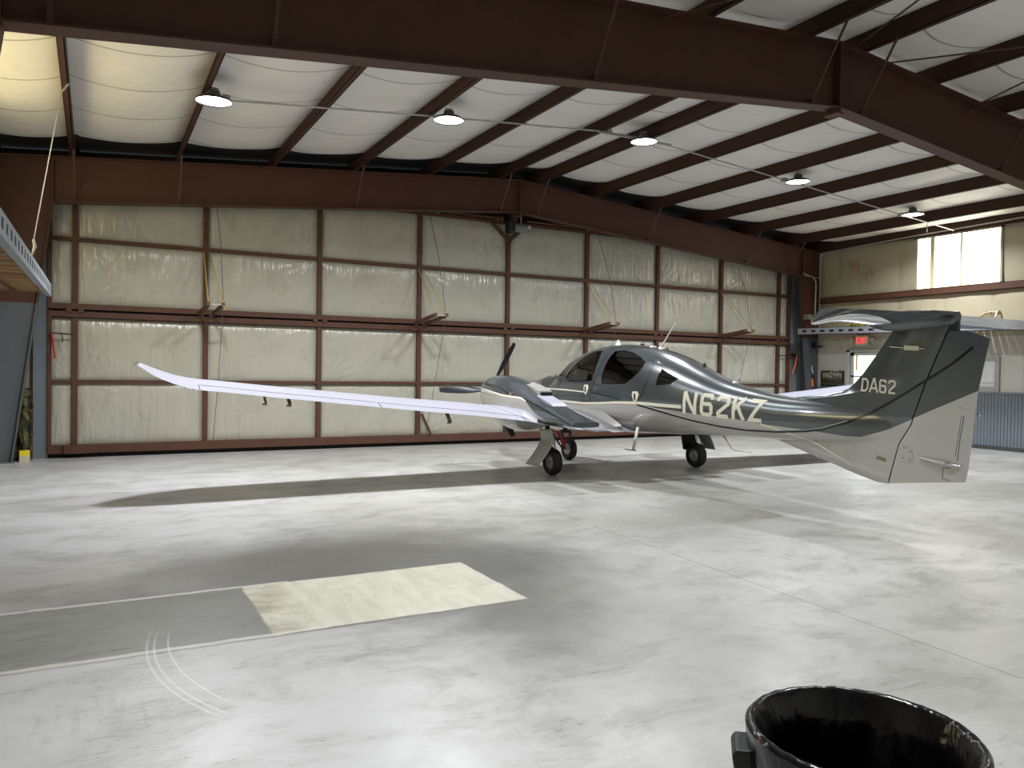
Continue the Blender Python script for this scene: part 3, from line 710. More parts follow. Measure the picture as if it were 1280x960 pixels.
HB = thing('coat_hook_rail', 'black rail of coat hooks below the framed picture', 'hook rail', (XR - .03, 14.9, 1.37))
MB().box(XR - .03, XR, 14.48, 15.38, 1.35, 1.40).build('rail', M['black'], HB)
for i in range(5): MB().tube([(XR - .03, 14.58 + .17 * i, 1.38), (XR - .10, 14.58 + .17 * i, 1.37), (XR - .11, 14.58 + .17 * i, 1.41)], .012, 6).build('hook', M['black'], HB)

# slotted shelf beams and plank shelves
def shelf(name, label, xb, xw, ya, yb, zf, vertical, sg):
    R_ = thing(name, label, 'shelf', (xb, (ya + yb) / 2, zf((ya + yb) / 2)))
    m = MB(); h = .175; p = .33 if vertical else .30; n = int((yb - ya) / p)
    # web built of strips so that the slots are real holes
    s0, s1 = (.05, .132) if vertical else (.055, .115)
    sl = .14 if vertical else .15
    def q(y0, y1, z0, z1):
        a, b = zf(y0), zf(y1)
        m.add([(xb + dx, y, zf(y) + z) for dx in (0, .006) for (y, z) in ((y0, z0), (y1, z0), (y1, z1), (y0, z1))], [(0, 1, 2, 3), (7, 6, 5, 4), (0, 4, 5, 1), (1, 5, 6, 2), (2, 6, 7, 3), (3, 7, 4, 0)])
    q(ya, yb, 0, s0); q(ya, yb, s1, h)
    y = ya
    for i in range(n): q(y, y + p - sl, s0, s1); y += p
    q(y, yb, s0, s1)
    # flanges
    for z in (0, h - .008):
        m.add([(xb + dx, y, zf(y) + z + dz) for dx in (0, sg * .06) for (y, dz) in ((ya, 0), (yb, 0), (yb, .008), (ya, .008))], [(0, 1, 2, 3), (7, 6, 5, 4), (0, 4, 5, 1), (1, 5, 6, 2), (2, 6, 7, 3), (3, 7, 4, 0)])
    m.build('slotted_beam', M['slot_steel'], R_)
    MB().bar((xb + sg * .05, ya, zf(ya) + .09), (xb + sg * .05, yb, zf(yb) + .09), .02, .15).build('backing_board', M['dark'] if vertical else M['steel'], R_)
    y = ya; rnd = random.Random(3)
    while y < yb - .05:
        dz = rnd.uniform(-.008, .012); z = zf(y) + .045 + dz
        x0, x1 = sorted((xb + sg * .07, xw)); MB().box(x0, x1, y + .006, min(y + .138, yb), z, z + .032).build('plank', rnd.choice(WOODS), R_)
        y += .150
    xm = xb + sg * .42
    MB().bar((xm, ya, zf(ya) + .025), (xm, yb, zf(yb) + .025), .035, .035).build('runner', M['steel'], R_)
    return R_
SL = shelf('hanging_shelf', 'high plank shelf with a slotted grey edge beam hung at the left wall', -.55, XL, 3.4, 13.25, lambda y: 2.50 + .0185 * (y - 5.63) + .02, True, -1)
MB().box(-.58, -.55, 13.22, 13.27, 2.66, 2.84).build('end_cap', M['slot_steel'], SL)
SR = shelf('wall_shelf', 'high plank shelf with an oblong-slotted grey beam along the right wall', 17.4, XR, 3.0, 15.46, lambda y: 2.79 + .0155 * (y - 15.46), False, 1)
CB = thing('shelf_cable', 'steel cable and chain holding the left shelf from a roof purlin', 'cable', (-.45, 10.5, 4))
MB().tube([(-.36, 11.1, 5.0), (-.56, 9.62, 2.96)], .0055, 6).build('cable', M['rope'], CB)
for i in range(9):
    t = i / 8; c0 = Vector((-.30, 11.5, 5.24)).lerp(Vector((-.36, 11.1, 5.0)), t)
    MB().lathe([(.014, -.004), (.020, 0), (.014, .004), (.010, 0), (.014, -.004)], c0, 'x' if i % 2 else 'z', 10).build('chain_link', M['galv'], CB)
MB().tube([(-.56, 9.62, 2.98), (-.545, 9.60, 2.90), (-.56, 9.58, 2.84)], [.012, .018, .012], 8).build('turnbuckle', M['galv'], CB)
MB().tube([(-.56, 9.62, 2.84), (-.60, 9.62, 2.78), (-.54, 9.62, 2.76)], .012, 6).build('shackle', M['galv'], CB)
# things on the right shelf
def zr(y): return 2.79 + .0155 * (y - 15.46) + .08
HC = thing('garden_hose', 'coil of green hose lying on the right shelf under the tailplane tip', 'hose', (17.62, 13.7, zr(13.7)))
coil = [(17.66 + .13 * math.cos(a), 13.7 + .20 * math.sin(a), zr(13.7) + .02 + .028 * a / (2 * PI) + .02 * math.sin(3 * a)) for a in [i * .3 for i in range(110)]]
MB().tube(coil, .013, 6).build('hose', plain('olive_hose', (.16, .15, .03), .5), HC)
CP = thing('plastic_cowl', 'clear curved plastic cowl lying on the right shelf behind the tail', 'plastic cover', (17.6, 10.5, zr(10.5)))
def cowl(u, v):
    y = 11.15 - 1.05 * u; hh = .06 + .30 * min(1, (u / .75)) ** 1.6; a = PI * v
    return (17.66 - .16 * math.cos(a), y, zr(y) + max(.0, hh * math.sin(a)))
MB().grid(cowl, 20, 14).build('shell', M['clear'], CP, smooth=True)
MB().tube([cowl(1, v / 14) for v in range(15)], .014, 6).build('rim', M['chrome'], CP)
# carton and cloth by the left column
bx = MB().box(-1.10, -.95, 15.55, 15.66, 0, .19).build('carton', M['carton'], None, bevel=.004); tag(bx, 'small yellow and white carton on the floor by the left column', 'box')
cl = MB().grid(lambda u, v: (-1.20 + .27 * u + .03 * noise.noise(Vector((u * 3, v * 6, 1))), 15.84 + .07 * math.sin(u * 9) - .07 * (1 - v) - .07 * abs(noise.noise(Vector((u * 6, v * 7, 5)))), 1.25 * v), 26, 60).build('dark_tarp', M['tarp'], None, smooth=True)
sm = cl.modifiers.new('thick', 'SOLIDIFY'); sm.thickness = .02
tag(cl, 'dark mottled cloth bunched behind the left column', 'tarp')

# ------------------------------------------------------------------ trash can
cx, cy = 1.765, 1.33
TC = thing('trash_can', 'round dark plastic trash can in the near right corner', 'trash can', (cx, cy, 0))
MB().lathe([(0, .01), (.19, .01), (.205, .03), (.262, .66), (.275, .70), (.285, .715), (.280, .735), (.268, .735), (.255, .70), (.195, .05), (0, .04)], (cx, cy, 0), 'z', 56).build('body', M['bin'], TC, smooth=True)
for s_ in (-1, 1):
    c0 = Vector((cx, cy, .60)); d = Vector((-.74 * s_, .67 * s_, 0)) ; t_ = Vector((-d.y, d.x, 0))
    m = MB()
    pr = [(.245, .69), (.318, .688), (.328, .67), (.318, .61), (.295, .585), (.25, .58)]
    vs = [(c0.x + d.x * r + t_.x * q_, c0.y + d.y * r + t_.y * q_, z) for q_ in (-.06, .06) for r, z in pr]
    n = len(pr); m.add(vs, [tuple(range(n)), tuple(range(2 * n - 1, n - 1, -1))] + [(i, i + n, (i + 1) % n + n, (i + 1) % n) for i in range(n)])
    m.build('handle', M['bin'], TC, bevel=.008)
def bagf(u, v):
    a = 2 * PI * u; k = noise.noise(Vector((math.cos(a) * 2.2, math.sin(a) * 2.2, v * 2.5)))
    k2 = noise.noise(Vector((math.cos(a) * 9, math.sin(a) * 9, v * 3)))
    if v < .3:      # outside skirt, bottom to rim
        t = v / .3; r = .292 + .012 * (1 - t) * (k2 + .6) - .030 * (1 - t); z = .42 + .325 * t + .03 * (1 - t) * k
    elif v < .38:
        t = (v - .3) / .08; r = .292 - .030 * t; z = .745 + .012 * math.sin(PI * t) + .003 * k2
    else:
        t = (v - .38) / .62; r = (.262 - .022 * min(1, t * 12) - .052 * t - .05 * abs(k) * math.sin(PI * min(1, t * 1.2)) - .012 * abs(k2) * min(1, t * 8)) * (1 - max(0, (t - .85) / .15) ** 2 * .98); z = .745 - .66 * t
    return (cx + r * math.cos(a), cy + r * math.sin(a), z)
bg = MB().grid(bagf, 140, 70).build('bin_liner', M['bag'], None, smooth=True); tag(bg, 'shiny black bag lining the trash can and folded over its rim', 'trash bag')

# ------------------------------------------------------------------ AIRCRAFT
XC = 7.92
ST = [(13.94, .03, 1.18, 1.1, 1.14, 2, 2), (13.86, .16, 1.31, .97, 1.13, 2, 2), (13.64, .28, 1.43, .84, 1.11, 2, 2.1), (13.23, .42, 1.555, .73, 1.1, 2.1, 2.2), (12.82, .52, 1.62, .67, 1.09, 2.2, 2.3), (12.52, .57, 1.655, .65, 1.1, 2.2, 2.4), (12.21, .6, 1.755, .65, 1.12, 2.1, 2.5), (11.8, .63, 1.98, .65, 1.15, 2.1, 2.6), (11.29, .645, 2.1, .65, 1.18, 2.1, 2.6), (10.68, .65, 2.14, .67, 1.21, 2.1, 2.6), (10.17, .63, 2.11, .69, 1.22, 2.1, 2.5), (9.66, .58, 2.04, .72, 1.23, 2.1, 2.4), (9.15, .5, 1.91, .74, 1.22, 2.1, 2.3), (8.64, .41, 1.72, .77, 1.19, 2.1, 2.2), (8.13, .33, 1.55, .79, 1.16, 2.05, 2.2), (7.62, .265, 1.45, .81, 1.13, 2, 2.1), (7.12, .215, 1.385, .82, 1.11, 2, 2), (6.61, .17, 1.355, .84, 1.11, 2, 2), (6.1, .105, 1.32, .87, 1.1, 2, 2), (5.85, .066, 1.30, .88, 1.1, 2, 2), (5.66, .042, 1.28, .90, 1.1, 2, 2), (5.55, .02, 1.2, .98, 1.1, 2, 2)]
def table(T, y, k):
    n = len(T)
    if y >= T[0][0]: return T[0][k]
    if y <= T[-1][0]: return T[-1][k]
    for i in range(n - 1):
        if T[i][0] >= y >= T[i + 1][0]: break
    y1, y2, p1, p2 = T[i][0], T[i + 1][0], T[i][k], T[i + 1][k]
    d = (p2 - p1) / (y2 - y1)
    d0 = (p1 - T[i - 1][k]) / (y1 - T[i - 1][0]) if i > 0 else d
    d3 = (T[i + 2][k] - p2) / (T[i + 2][0] - y2) if i + 2 < n else d
    m1 = 0 if d0 * d <= 0 else 2 * d0 * d / (d0 + d); m2 = 0 if d3 * d <= 0 else 2 * d3 * d / (d3 + d)
    h = y2 - y1; t = (y - y1) / h
    return (2 * t**3 - 3 * t * t + 1) * p1 + (t**3 - 2 * t * t + t) * h * m1 + (-2 * t**3 + 3 * t * t) * p2 + (t**3 - t * t) * h * m2
def fpar(y): return [table(ST, y, k) for k in range(1, 7)]
def fring(y, n=64, inset=0):
    w_, zt, zb, zm, nu, nl = fpar(y); out = []
    w_ = max(.005, w_ - inset); zt -= inset; zb += inset
    for i in range(n):
        a = 2 * PI * i / n; c, s_ = math.cos(a), math.sin(a); e = nu if s_ >= 0 else nl
        out.append((XC + w_ * math.copysign(abs(c) ** (2 / e), c), y, zm + (zt - zm if s_ >= 0 else zm - zb) * math.copysign(abs(s_) ** (2 / e), s_)))
    return out
def fside(y, z):
    if y < 5.55: return 0
    w_, zt, zb, zm, nu, nl = fpar(y)
    if z >= zm: t = (z - zm) / (zt - zm); e = nu
    else: t = (zm - z) / (zm - zb); e = nl
    return w_ * (1 - t ** e) ** (1 / e) if t < 1 else 0
# fin: leading and trailing edge (y) against height
FLE = [(.46, 5.86), (.52, 6.16), (.60, 6.46), (.72, 6.96), (.81, 7.32), (.95, 7.3), (1.30, 7.3), (1.405, 6.98), (1.44, 6.49), (1.52, 6.24), (1.69, 6.07), (1.94, 5.87), (2.18, 5.69), (2.26, 5.64)]
FTE = [(.46, 5.68), (.92, 5.56), (1.14, 5.42), (1.62, 5.25), (2.17, 5.02), (2.26, 4.98)]
def lin(T, v):
    if v <= T[0][0]: return T[0][1]
    for (a, b), (c, d) in zip(T, T[1:]):
        if v <= c: return b + (d - b) * (v - a) / (c - a)
    return T[-1][1]
def fint(y, z):
    """half thickness of fin and rudder"""
    if z < .46 or z > 2.27: return 0
    le, te = lin(FLE, z), lin(FTE, z)
    if y > le: return 0
    tmax = .062 - .012 * (z - 1.2) if z > 1.2 else .05
    if y >= te:
        ch = le - 4.8; s_ = (le - y) / max(.2, min(ch, 1.2)); return tmax * min(1, math.sqrt(max(0, s_)) * 1.8) * (1 - .12 * s_)
    return max(.004, tmax * .9 * (y - 4.62) / (te - 4.62))
def skin(y, z): return max(fside(y, z), fint(y, z))

AC = thing('airplane', 'grey and silver twin-engine propeller airplane lettered N62KZ parked facing the hangar door', 'airplane', (XC, 10, 0))
# fuselage shell with real window openings
ys = []; y = 13.94
while y > 5.57: ys.append(y); y -= (.03 if y > 13.5 else .07)
ys.append(5.55)
fm = MB().rings([fring(y, 80) for y in ys]).rings([fring(y, 80, .022) for y in ys if 8.6 < y < 12.9])
fus = fm.build('fuselage', M['paint'], AC, smooth=False)
fus.data.materials.append(M['interior'])
WIN = {
    'rear_door_window': [(10.50, 2.00), (10.30, 2.015), (10.034, 1.975), (9.80, 1.90), (9.63, 1.82), (9.66, 1.70), (9.78, 1.58), (9.90, 1.503), (10.15, 1.488), (10.46, 1.488), (10.50, 1.60), (10.505, 1.75), (10.51, 1.88)],
    'aft_window': [(9.25, 1.735), (9.07, 1.665), (8.90, 1.595), (8.915, 1.56), (8.975, 1.505), (9.10, 1.497), (9.25, 1.49), (9.255, 1.61)],
    'front_door_window': [(10.77, 1.53), (10.765, 1.70), (10.80, 1.87), (10.90, 2.02), (11.12, 2.02), (11.30, 1.93), (11.47, 1.80), (11.60, 1.66), (11.655, 1.56), (11.50, 1.51), (11.10, 1.505)],
}
WS = [(11.73, 1.57), (12.42, 1.60), (12.5, 1.72), (12.42, 2.4), (11.15, 2.4), (11.20, 2.03), (11.42, 1.92), (11.60, 1.77)]
def cut(o, poly, x0, x1):
    c = MB().prism(poly, x0, x1, 'x').build('cutter', M['interior'], AC)
    md = o.modifiers.new('cut', 'BOOLEAN'); md.operation = 'DIFFERENCE'; md.solver = 'EXACT'; md.object = c
    return c
cut_objs = [cut(fus, p_, XC - 1, XC + 1) for p_ in list(WIN.values()) + [WS]]
bpy.context.view_layer.update()
dg = bpy.context.evaluated_depsgraph_get()
nm_ = bpy.data.meshes.new_from_object(fus.evaluated_get(dg)); fus.modifiers.clear(); fus.data = nm_
for c in cut_objs: bpy.data.objects.remove(c)
nm_.materials.clear(); nm_.materials.append(M['paint']); nm_.materials.append(M['interior'])
loc0 = ORG[AC.name]
for p in nm_.polygons:
    p.use_smooth = True
    c = p.center + loc0
    if 8.62 < c.y < 12.88:
        w_, zt, zb, zm, nu, nl = fpar(c.y)
        t = (abs(c.x - XC) / w_) ** (nu if c.z > zm else nl) + (abs(c.z - zm) / ((zt - zm) if c.z > zm else (zm - zb))) ** (nu if c.z > zm else nl)
        if t < .955: p.material_index = 1
try: nm_.set_sharp_from_angle(angle=math.radians(35))
except Exception: pass

def patch(poly, off, side=-1, rings_=8, sub=6):
    """skin patch filling a star-shaped (y,z) polygon on the fuselage side"""
    P = []
    for i in range(len(poly)):
        a, b = poly[i], poly[(i + 1) % len(poly)]
        for k in range(sub): P.append((a[0] + (b[0] - a[0]) * k / sub, a[1] + (b[1] - a[1]) * k / sub))
    cy_ = sum(p[0] for p in P) / len(P); cz = sum(p[1] for p in P) / len(P)
    R_ = []
    for r in range(1, rings_ + 1):
        t = r / rings_; R_.append([(cy_ + (p[0] - cy_) * t, cz + (p[1] - cz) * t) for p in P])
    to3 = lambda q: (XC + side * (skin(*q) + off), q[0], q[1])
    m = MB(); n = len(P)
    m.add([to3((cy_, cz))] + [to3(q) for r in R_ for q in r], [(0, 1 + k, 1 + (k + 1) % n) for k in range(n)] + [(1 + (r - 1) * n + k, 1 + r * n + k, 1 + r * n + (k + 1) % n, 1 + (r - 1) * n + (k + 1) % n) for r in range(1, rings_) for k in range(n)])
    return m
def ribbon(path, width, off=.003, side=-1, closed=False, step=.05, mb=None, fn=None):
    """stripe of given width following a (y,z) path, laid on the skin"""
    P = []
    n0 = len(path); W_ = width if isinstance(width, (list, tuple)) else [width] * n0
    segs = range(n0 if closed else n0 - 1); Wd = []
    for i in segs:
        a, b = path[i], path[(i + 1) % n0]; L = math.hypot(b[0] - a[0], b[1] - a[1]); k = max(1, int(L / step))
        for j in range(k): P.append((a[0] + (b[0] - a[0]) * j / k, a[1] + (b[1] - a[1]) * j / k)); Wd.append(W_[i] + (W_[(i + 1) % n0] - W_[i]) * j / k)
    if not closed: P.append(path[-1]); Wd.append(W_[-1])
    n = len(P); L_ = []; R2 = []
    for i in range(n):
        a = P[i - 1] if (i > 0 or closed) else P[i]; b = P[(i + 1) % n] if (i < n - 1 or closed) else P[i]
        d1 = Vector((P[i][0] - a[0], P[i][1] - a[1])); d2 = Vector((b[0] - P[i][0], b[1] - P[i][1]))
        if d1.length < 1e-9: d1 = d2
        if d2.length < 1e-9: d2 = d1
        d1.normalize(); d2.normalize(); n1 = Vector((-d1.y, d1.x)); n2 = Vector((-d2.y, d2.x)); nn = n1 + n2
        nn = nn.normalized() if nn.length > .2 else n1
        k = Wd[i] / 2 / max(.5, nn.dot(n1))
        L_.append((P[i][0] + nn.x * k, P[i][1] + nn.y * k)); R2.append((P[i][0] - nn.x * k, P[i][1] - nn.y * k))
    f = fn or (lambda q: (XC + side * (skin(*q) + off), q[0], q[1]))
    m = mb or MB(); vs = [f(q) for q in L_] + [f(((a[0] + b[0]) / 2, (a[1] + b[1]) / 2)) for a, b in zip(L_, R2)] + [f(q) for q in R2]
    rng = range(n if closed else n - 1)
    m.add(vs, [(i + s_ * n, (i + 1) % n + s_ * n, (i + 1) % n + (s_ + 1) * n, i + (s_ + 1) * n) for i in rng for s_ in (0, 1)])
    return m
def inner(poly, k=.97):
    cy_ = sum(p[0] for p in poly) / len(poly); cz = sum(p[1] for p in poly) / len(poly)
    return [(cy_ + (p[0] - cy_) * k, cz + (p[1] - cz) * k) for p in poly]
for side in (-1, 1):
    for nme, poly in WIN.items():
        wo = patch(inner(poly, 1.01), -.006, side).build(nme, M['glass'], AC, smooth=True)
        ribbon(inner(poly, 1.02), .016, .001, side, True).build('window_gasket', M['blackline'], wo)
# wrap-round windshield
def wsf(u, v):
    y = 11.17 + 1.30 * u
    zlo = 1.60 if y > 11.75 else 1.60 + (11.75 - y) * .75
    w_, zt, zb, zm, nu, nl = fpar(y)
    a0 = math.asin(min(1, max(0, (min(zlo, zt - .004) - zm) / (zt - zm))) ** (nu / 2)); a = a0 + (PI - 2 * a0) * v
    c, s_ = math.cos(a), math.sin(a)
    return (XC + (w_ - .006) * math.copysign(abs(c) ** (2 / nu), c), y, zm + (zt - .006 - zm) * abs(s_) ** (2 / nu))
MB().grid(wsf, 26, 44).build('windshield', M['glass'], AC, smooth=True)
# seams, stripes
for side in (-1, 1):
    m = MB()
    for path in ([(10.607, 2.09), (10.64, 1.92), (10.646, 1.747), (10.69, 1.495), (10.78, 1.22), (10.80, 1.15)], [(9.50, 2.0), (9.455, 1.84), (9.43, 1.65), (9.445, 1.496), (9.50, 1.35), (9.58, 1.22), (9.62, 1.19)], [(11.78, 1.56), (11.84, 1.35), (11.80, 1.2), (11.70, 1.15)]):
        ribbon(path, .010, .002, side, mb=m)
    m.build('door_seam', M['blackline'], AC)
    ribbon([(13.3, 1.14), (12.2, 1.145), (11.664, 1.150), (10.954, 1.139), (10.48, 1.162), (10.09, 1.189), (9.569, 1.203), (9.138, 1.188), (8.745, 1.181)], [.03, .03, .032, .034, .034, .036, .046, .048, .050], .0035, side).build('cream_stripe', M['cream'], AC)
    ribbon([(13.2, 1.36), (12.473, 1.352), (11.535, 1.348), (10.95, 1.33)], [.012, .022, .022, .018], .003, side).build('cream_stripe', M['cream'], AC)
    ribbon([(10.70, 1.325), (10.441, 1.295), (10.171, 1.265), (9.95, 1.245)], .014, .003, side).build('dark_crease', M['blackline'], AC)
    BL = [(9.60, 1.178), (9.535, 1.167), (9.22, 1.109), (8.857, 1.042), (8.556, .99), (8.104, .938), (7.688, .916), (7.198, .930), (6.736, .974), (6.508, 1.012), (6.161, 1.121), (5.88, 1.26), (5.54, 1.45), (5.30, 1.60), (5.17, 1.68), (4.96, 1.82), (4.77, 1.98)]
    ribbon(BL, .026, .0035, side).build('black_stripe', M['blackline'], AC)
    ribbon([(p[0] + (.013 if p[0] < 6.4 else 0), p[1] + .017) for p in BL if p[0] > 6.1], .005, .004, side).build('white_pinstripe', M['white'], AC)
    ribbon([(7.407, 1.02), (7.059, .94), (6.80, .875), (6.60, .80), (6.28, .67), (5.95, .535)], [.020, .028, .028, .024, .016, .004], .003, side).build('cream_stripe', M['cream'], AC)

# lettering strokes in a unit box (x right, y up)
G = {
 'N': [[(.09, 0), (.09, 1)], [(.09, .98), (.91, .02)], [(.91, 0), (.91, 1)]],
 '6': [[(.90, .76), (.90, .84), (.80, .93), (.22, .93), (.10, .82), (.10, .18), (.22, .07), (.78, .07), (.90, .18), (.90, .44), (.78, .54), (.16, .54)]],
 '2': [[(.10, .74), (.10, .83), (.22, .93), (.78, .93), (.90, .83), (.90, .64), (.14, .20), (.14, .07), (.94, .07)]],
 'K': [[(.09, 0), (.09, 1)], [(.12, .44), (.92, 1)], [(.42, .62), (.95, 0)]],
 'Z': [[(.06, .93), (.88, .93), (.12, .07), (.94, .07)]],
 'D': [[(.10, .0), (.10, .93), (.62, .93), (.88, .72), (.88, .28), (.62, .07), (.10, .07)]],
 'A': [[(.02, 0), (.45, 1), (.55, 1), (.98, 0)], [(.2, .3), (.8, .3)]],
}
def lettering(items, top, bot, th, side, mb, slant=0):
    for ch, ya, yb in items:
        for path in G[ch]:
            pts = []
            for u, v in path:
                yy_ = ya + (yb - ya) * u; zb_, zt_ = bot(yy_), top(yy_)
                pts.append((yy_ - slant * v, zb_ + (zt_ - zb_) * v))
            ribbon(pts, th, .0045 + (.0006 * G[ch].index(path)), side, mb=mb, step=.02)
lt = lambda y: 1.410 + (y - 8.70) * .062
lb = lambda y: 1.088 + (y - 8.70) * .037
m = MB(); lettering([('N', 8.712, 8.478), ('6', 8.405, 8.195), ('2', 8.13, 7.92), ('K', 7.86, 7.665), ('Z', 7.60, 7.375)], lt, lb, .054, -1, m)
m.build('registration_lettering', M['cream'], AC)['label'] = 'cream letters N62KZ'
m = MB(); lettering([('N', 7.375, 7.60), ('6', 7.67, 7.87), ('2', 7.93, 8.13), ('K', 8.20, 8.40), ('Z', 8.47, 8.70)], lt, lb, .054, 1, m)
m.build('registration_lettering', M['cream'], AC)['label'] = 'cream letters N62KZ'
m = MB(); lettering([('D', 6.05, 5.95), ('A', 5.93, 5.825), ('6', 5.805, 5.715), ('2', 5.69, 5.60)], lambda y: 1.645 + (y - 6.03) * .05, lambda y: 1.49 + (y - 6.03) * .05, .023, -1, m)
m.build('fin_lettering', M['cream'], AC)['label'] = 'cream characters DA62'

# door handles, NACA inlet, lamps, antennas
for nm2, y, z in (('door_handle', 10.90, 1.375), ('door_handle', 9.635, 1.30)):
    pl = [(y + .065, z + .075), (y - .045, z + .080), (y - .075, z + .03), (y - .040, z - .06), (y - .0, z - .095), (y + .04, z - .06), (y + .075, z + .02)]
    h = patch(pl, .006, -1, 3, 2).build(nm2, M['cream'], AC)
    MB().bar((XC - skin(y, z) - .016, y + .01, z + .045), (XC - skin(y, z) - .02, y, z - .05), .018, .012, (1, 0, 0)).build('latch', M['black'], h)
ni = patch([(9.47, 1.885), (9.40, 1.86), (9.24, 1.785), (9.28, 1.79), (9.40, 1.805), (9.49, 1.85)], .004, -1, 3, 2).build('air_inlet', M['black'], AC)
MB().bar((XC - skin(9.37, 1.83) - .012, 9.40, 1.838), (XC - skin(9.34, 1.82) - .012, 9.33, 1.812), .018, .01, (1, 0, 0)).build('inlet_lip', M['white'], ni)
def blade_ant(a, b, r0, r1, base=.05):
    m = MB(); m.tube([a, b], [r0, r1], 8)
    m.lathe([(0, -.01), (base, -.005), (base * .7, .012), (r0, .03)], a, 'z', 14)
    return m
blade_ant((XC, 9.76, 2.055), (XC, 9.42, 2.44), .014, .005).build('antenna', M['white'], AC, smooth=True)
blade_ant((XC, 8.12, 1.545), (XC, 7.80, 1.85), .012, .005).build('antenna', M['white'], AC, smooth=True)
MB().lathe([(0, 0), (.055, 0), (.045, .02), (.028, .05), (.02, .09), (0, .095)], (XC, 10.89, 2.13), 'z', 16).build('beacon_dome', M['white'], AC, smooth=True)
MB().lathe([(0, 0), (.04, 0), (.035, .02), (.0, .035)], (XC + .05, 10.29, 2.12), 'z', 12).build('gps_puck', M['black'], AC, smooth=True)
MB().lathe([(0, 0), (.06, 0), (.05, .018), (.0, .025)], (XC, 9.95, 2.08), 'z', 14).build('antenna_base', M['white'], AC, smooth=True)
MB().lathe([(0, 0), (.03, 0), (.028, .03), (.012, .05), (0, .052)], (XC + .05, 8.80, 1.775), 'z', 12).build('gps_puck', M['black'], AC, smooth=True)
MB().tube([(XC - .02, 8.32, .80), (XC - .02, 8.14, .62), (XC - .02, 8.10, .60), (XC - .02, 7.76, .60)], [.016, .008, .006, .004], 8).build('belly_antenna', M['gear_white'], AC)
MB().bar((XC - .02, 8.40, .80), (XC - .02, 8.28, .79), .04, .02).build('antenna_foot', M['gear_white'], AC)

# fin and rudder
def fin_mesh(z0, z1, yfun, n=26):
    R_ = []
    k = int((z1 - z0) / .045) + 1
    for i in range(k + 1):
        z = z0 + (z1 - z0) * i / k; ya, yb = yfun(z); L = []
        for j in range(n + 1):
            t = (1 - math.cos(PI * j / n)) / 2; y = ya + (yb - ya) * t; L.append((y, fint(y - 1e-4 if j == 0 else y, z)))
        R_.append([(XC - h, y, z) for y, h in L] + [(XC + h, y, z) for y, h in reversed(L)])
    return MB().rings(R_)
finm = fin_mesh(.46, 2.26, lambda z: (lin(FLE, z), lin(FTE, z) + .006)); fin = finm.build('fin', M['paint'], AC, smooth=True)
def rud(z): return (lin(FTE, z) - .012, 4.62 + (4.81 - 4.62) * 1 if False else lin([(.46, 4.83), (.58, 4.81), (1.52, 4.72), (2.07, 4.61), (2.16, 4.86)], z))
rm = fin_mesh(.47, 2.15, rud)
rm.v = [(x, y, z + max(0, 1 - (z - .47) / .5) * .14 * max(0, 5.66 - y)) for x, y, z in rm.v]
rd = rm.build('rudder', M['paint'], AC, smooth=True)
MB().bar((XC, 5.67, .48), (XC, 5.56, .92), .06, .008).bar((XC, 5.56, .92), (XC, 5.42, 1.14), .06, .008).bar((XC, 5.42, 1.14), (XC, 5.02, 2.2), .06, .008).build('hinge_gap', M['blackline'], AC)
# rudder details
MB().tube([(XC - .05, 5.30, .795), (XC - .075, 5.08, .77), (XC - .070, 5.0, .765)], [.014, .022, .022], 10).build('trim_rod_fairing', M['silver'], rd, smooth=True)
MB().tube([(XC - .066, 5.0, .765), (XC - .055, 4.90, .755), (XC - .035, 4.86, .75)], [.020, .019, .006], 10).build('trim_rod_fairing', M['chrome'], rd, smooth=True)
ribbon([(4.845, 1.27), (4.885, 1.02), (4.905, .80)], .006, .002, -1, mb=None).build('tab_line', M['blackline'], rd)
ribbon([(4.87, 1.27), (4.93, .84)], .004, .002, -1).build('tab_line', M['blackline'], rd)
ribbon([(4.97, .72), (5.055, .71), (5.06, .60), (4.98, .58)], .005, .002, -1).build('tab_line', M['blackline'], rd)
pp = patch([(5.525, .93), (5.40, .865), (5.385, .75), (5.40, .73), (5.535, .74)], .004, -1, 2, 2).build('access_plate', M['silver'], rd)
for y, z in ((5.49, .885), (5.415, .85), (5.50, .77), (5.42, .76)):
    MB().lathe([(0, 0), (.007, 0), (.006, -.004), (0, -.004)], (XC - skin(y, z) - .005, y, z), 'x', 8).build('screw', M['black'], pp)
MB().tube([(XC - .02, 4.90, 1.365), (XC - .0, 4.70, 1.29)], .003, 5).build('static_wick', M['black'], rd)
MB().lathe([(0, -.006), (.012, 0), (0, .006)], (XC, 4.69, 1.285), 'y', 8).build('wick_tip', M['cream'], rd)
ribbon([(5.83, .745), (5.71, .72)], .04, .002, -1).build('data_plate', plain('brass_plate', (.16, .14, .09), .5), fin)
MB().bar((XC - .065, 5.50, 1.985), (XC - .06, 5.33, 1.975), .05, .02, (1, 0, 0)).build('pitot_block', M['offwhite'], fin, bevel=.003)
MB().tube([(XC - .065, 5.68, 2.0), (XC - .065, 5.50, 1.985)], .006, 6).tube([(XC - .062, 5.33, 1.975), (XC - .06, 5.26, 1.97)], [.01, .003], 6).build('vane_rod', M['chrome'], fin)

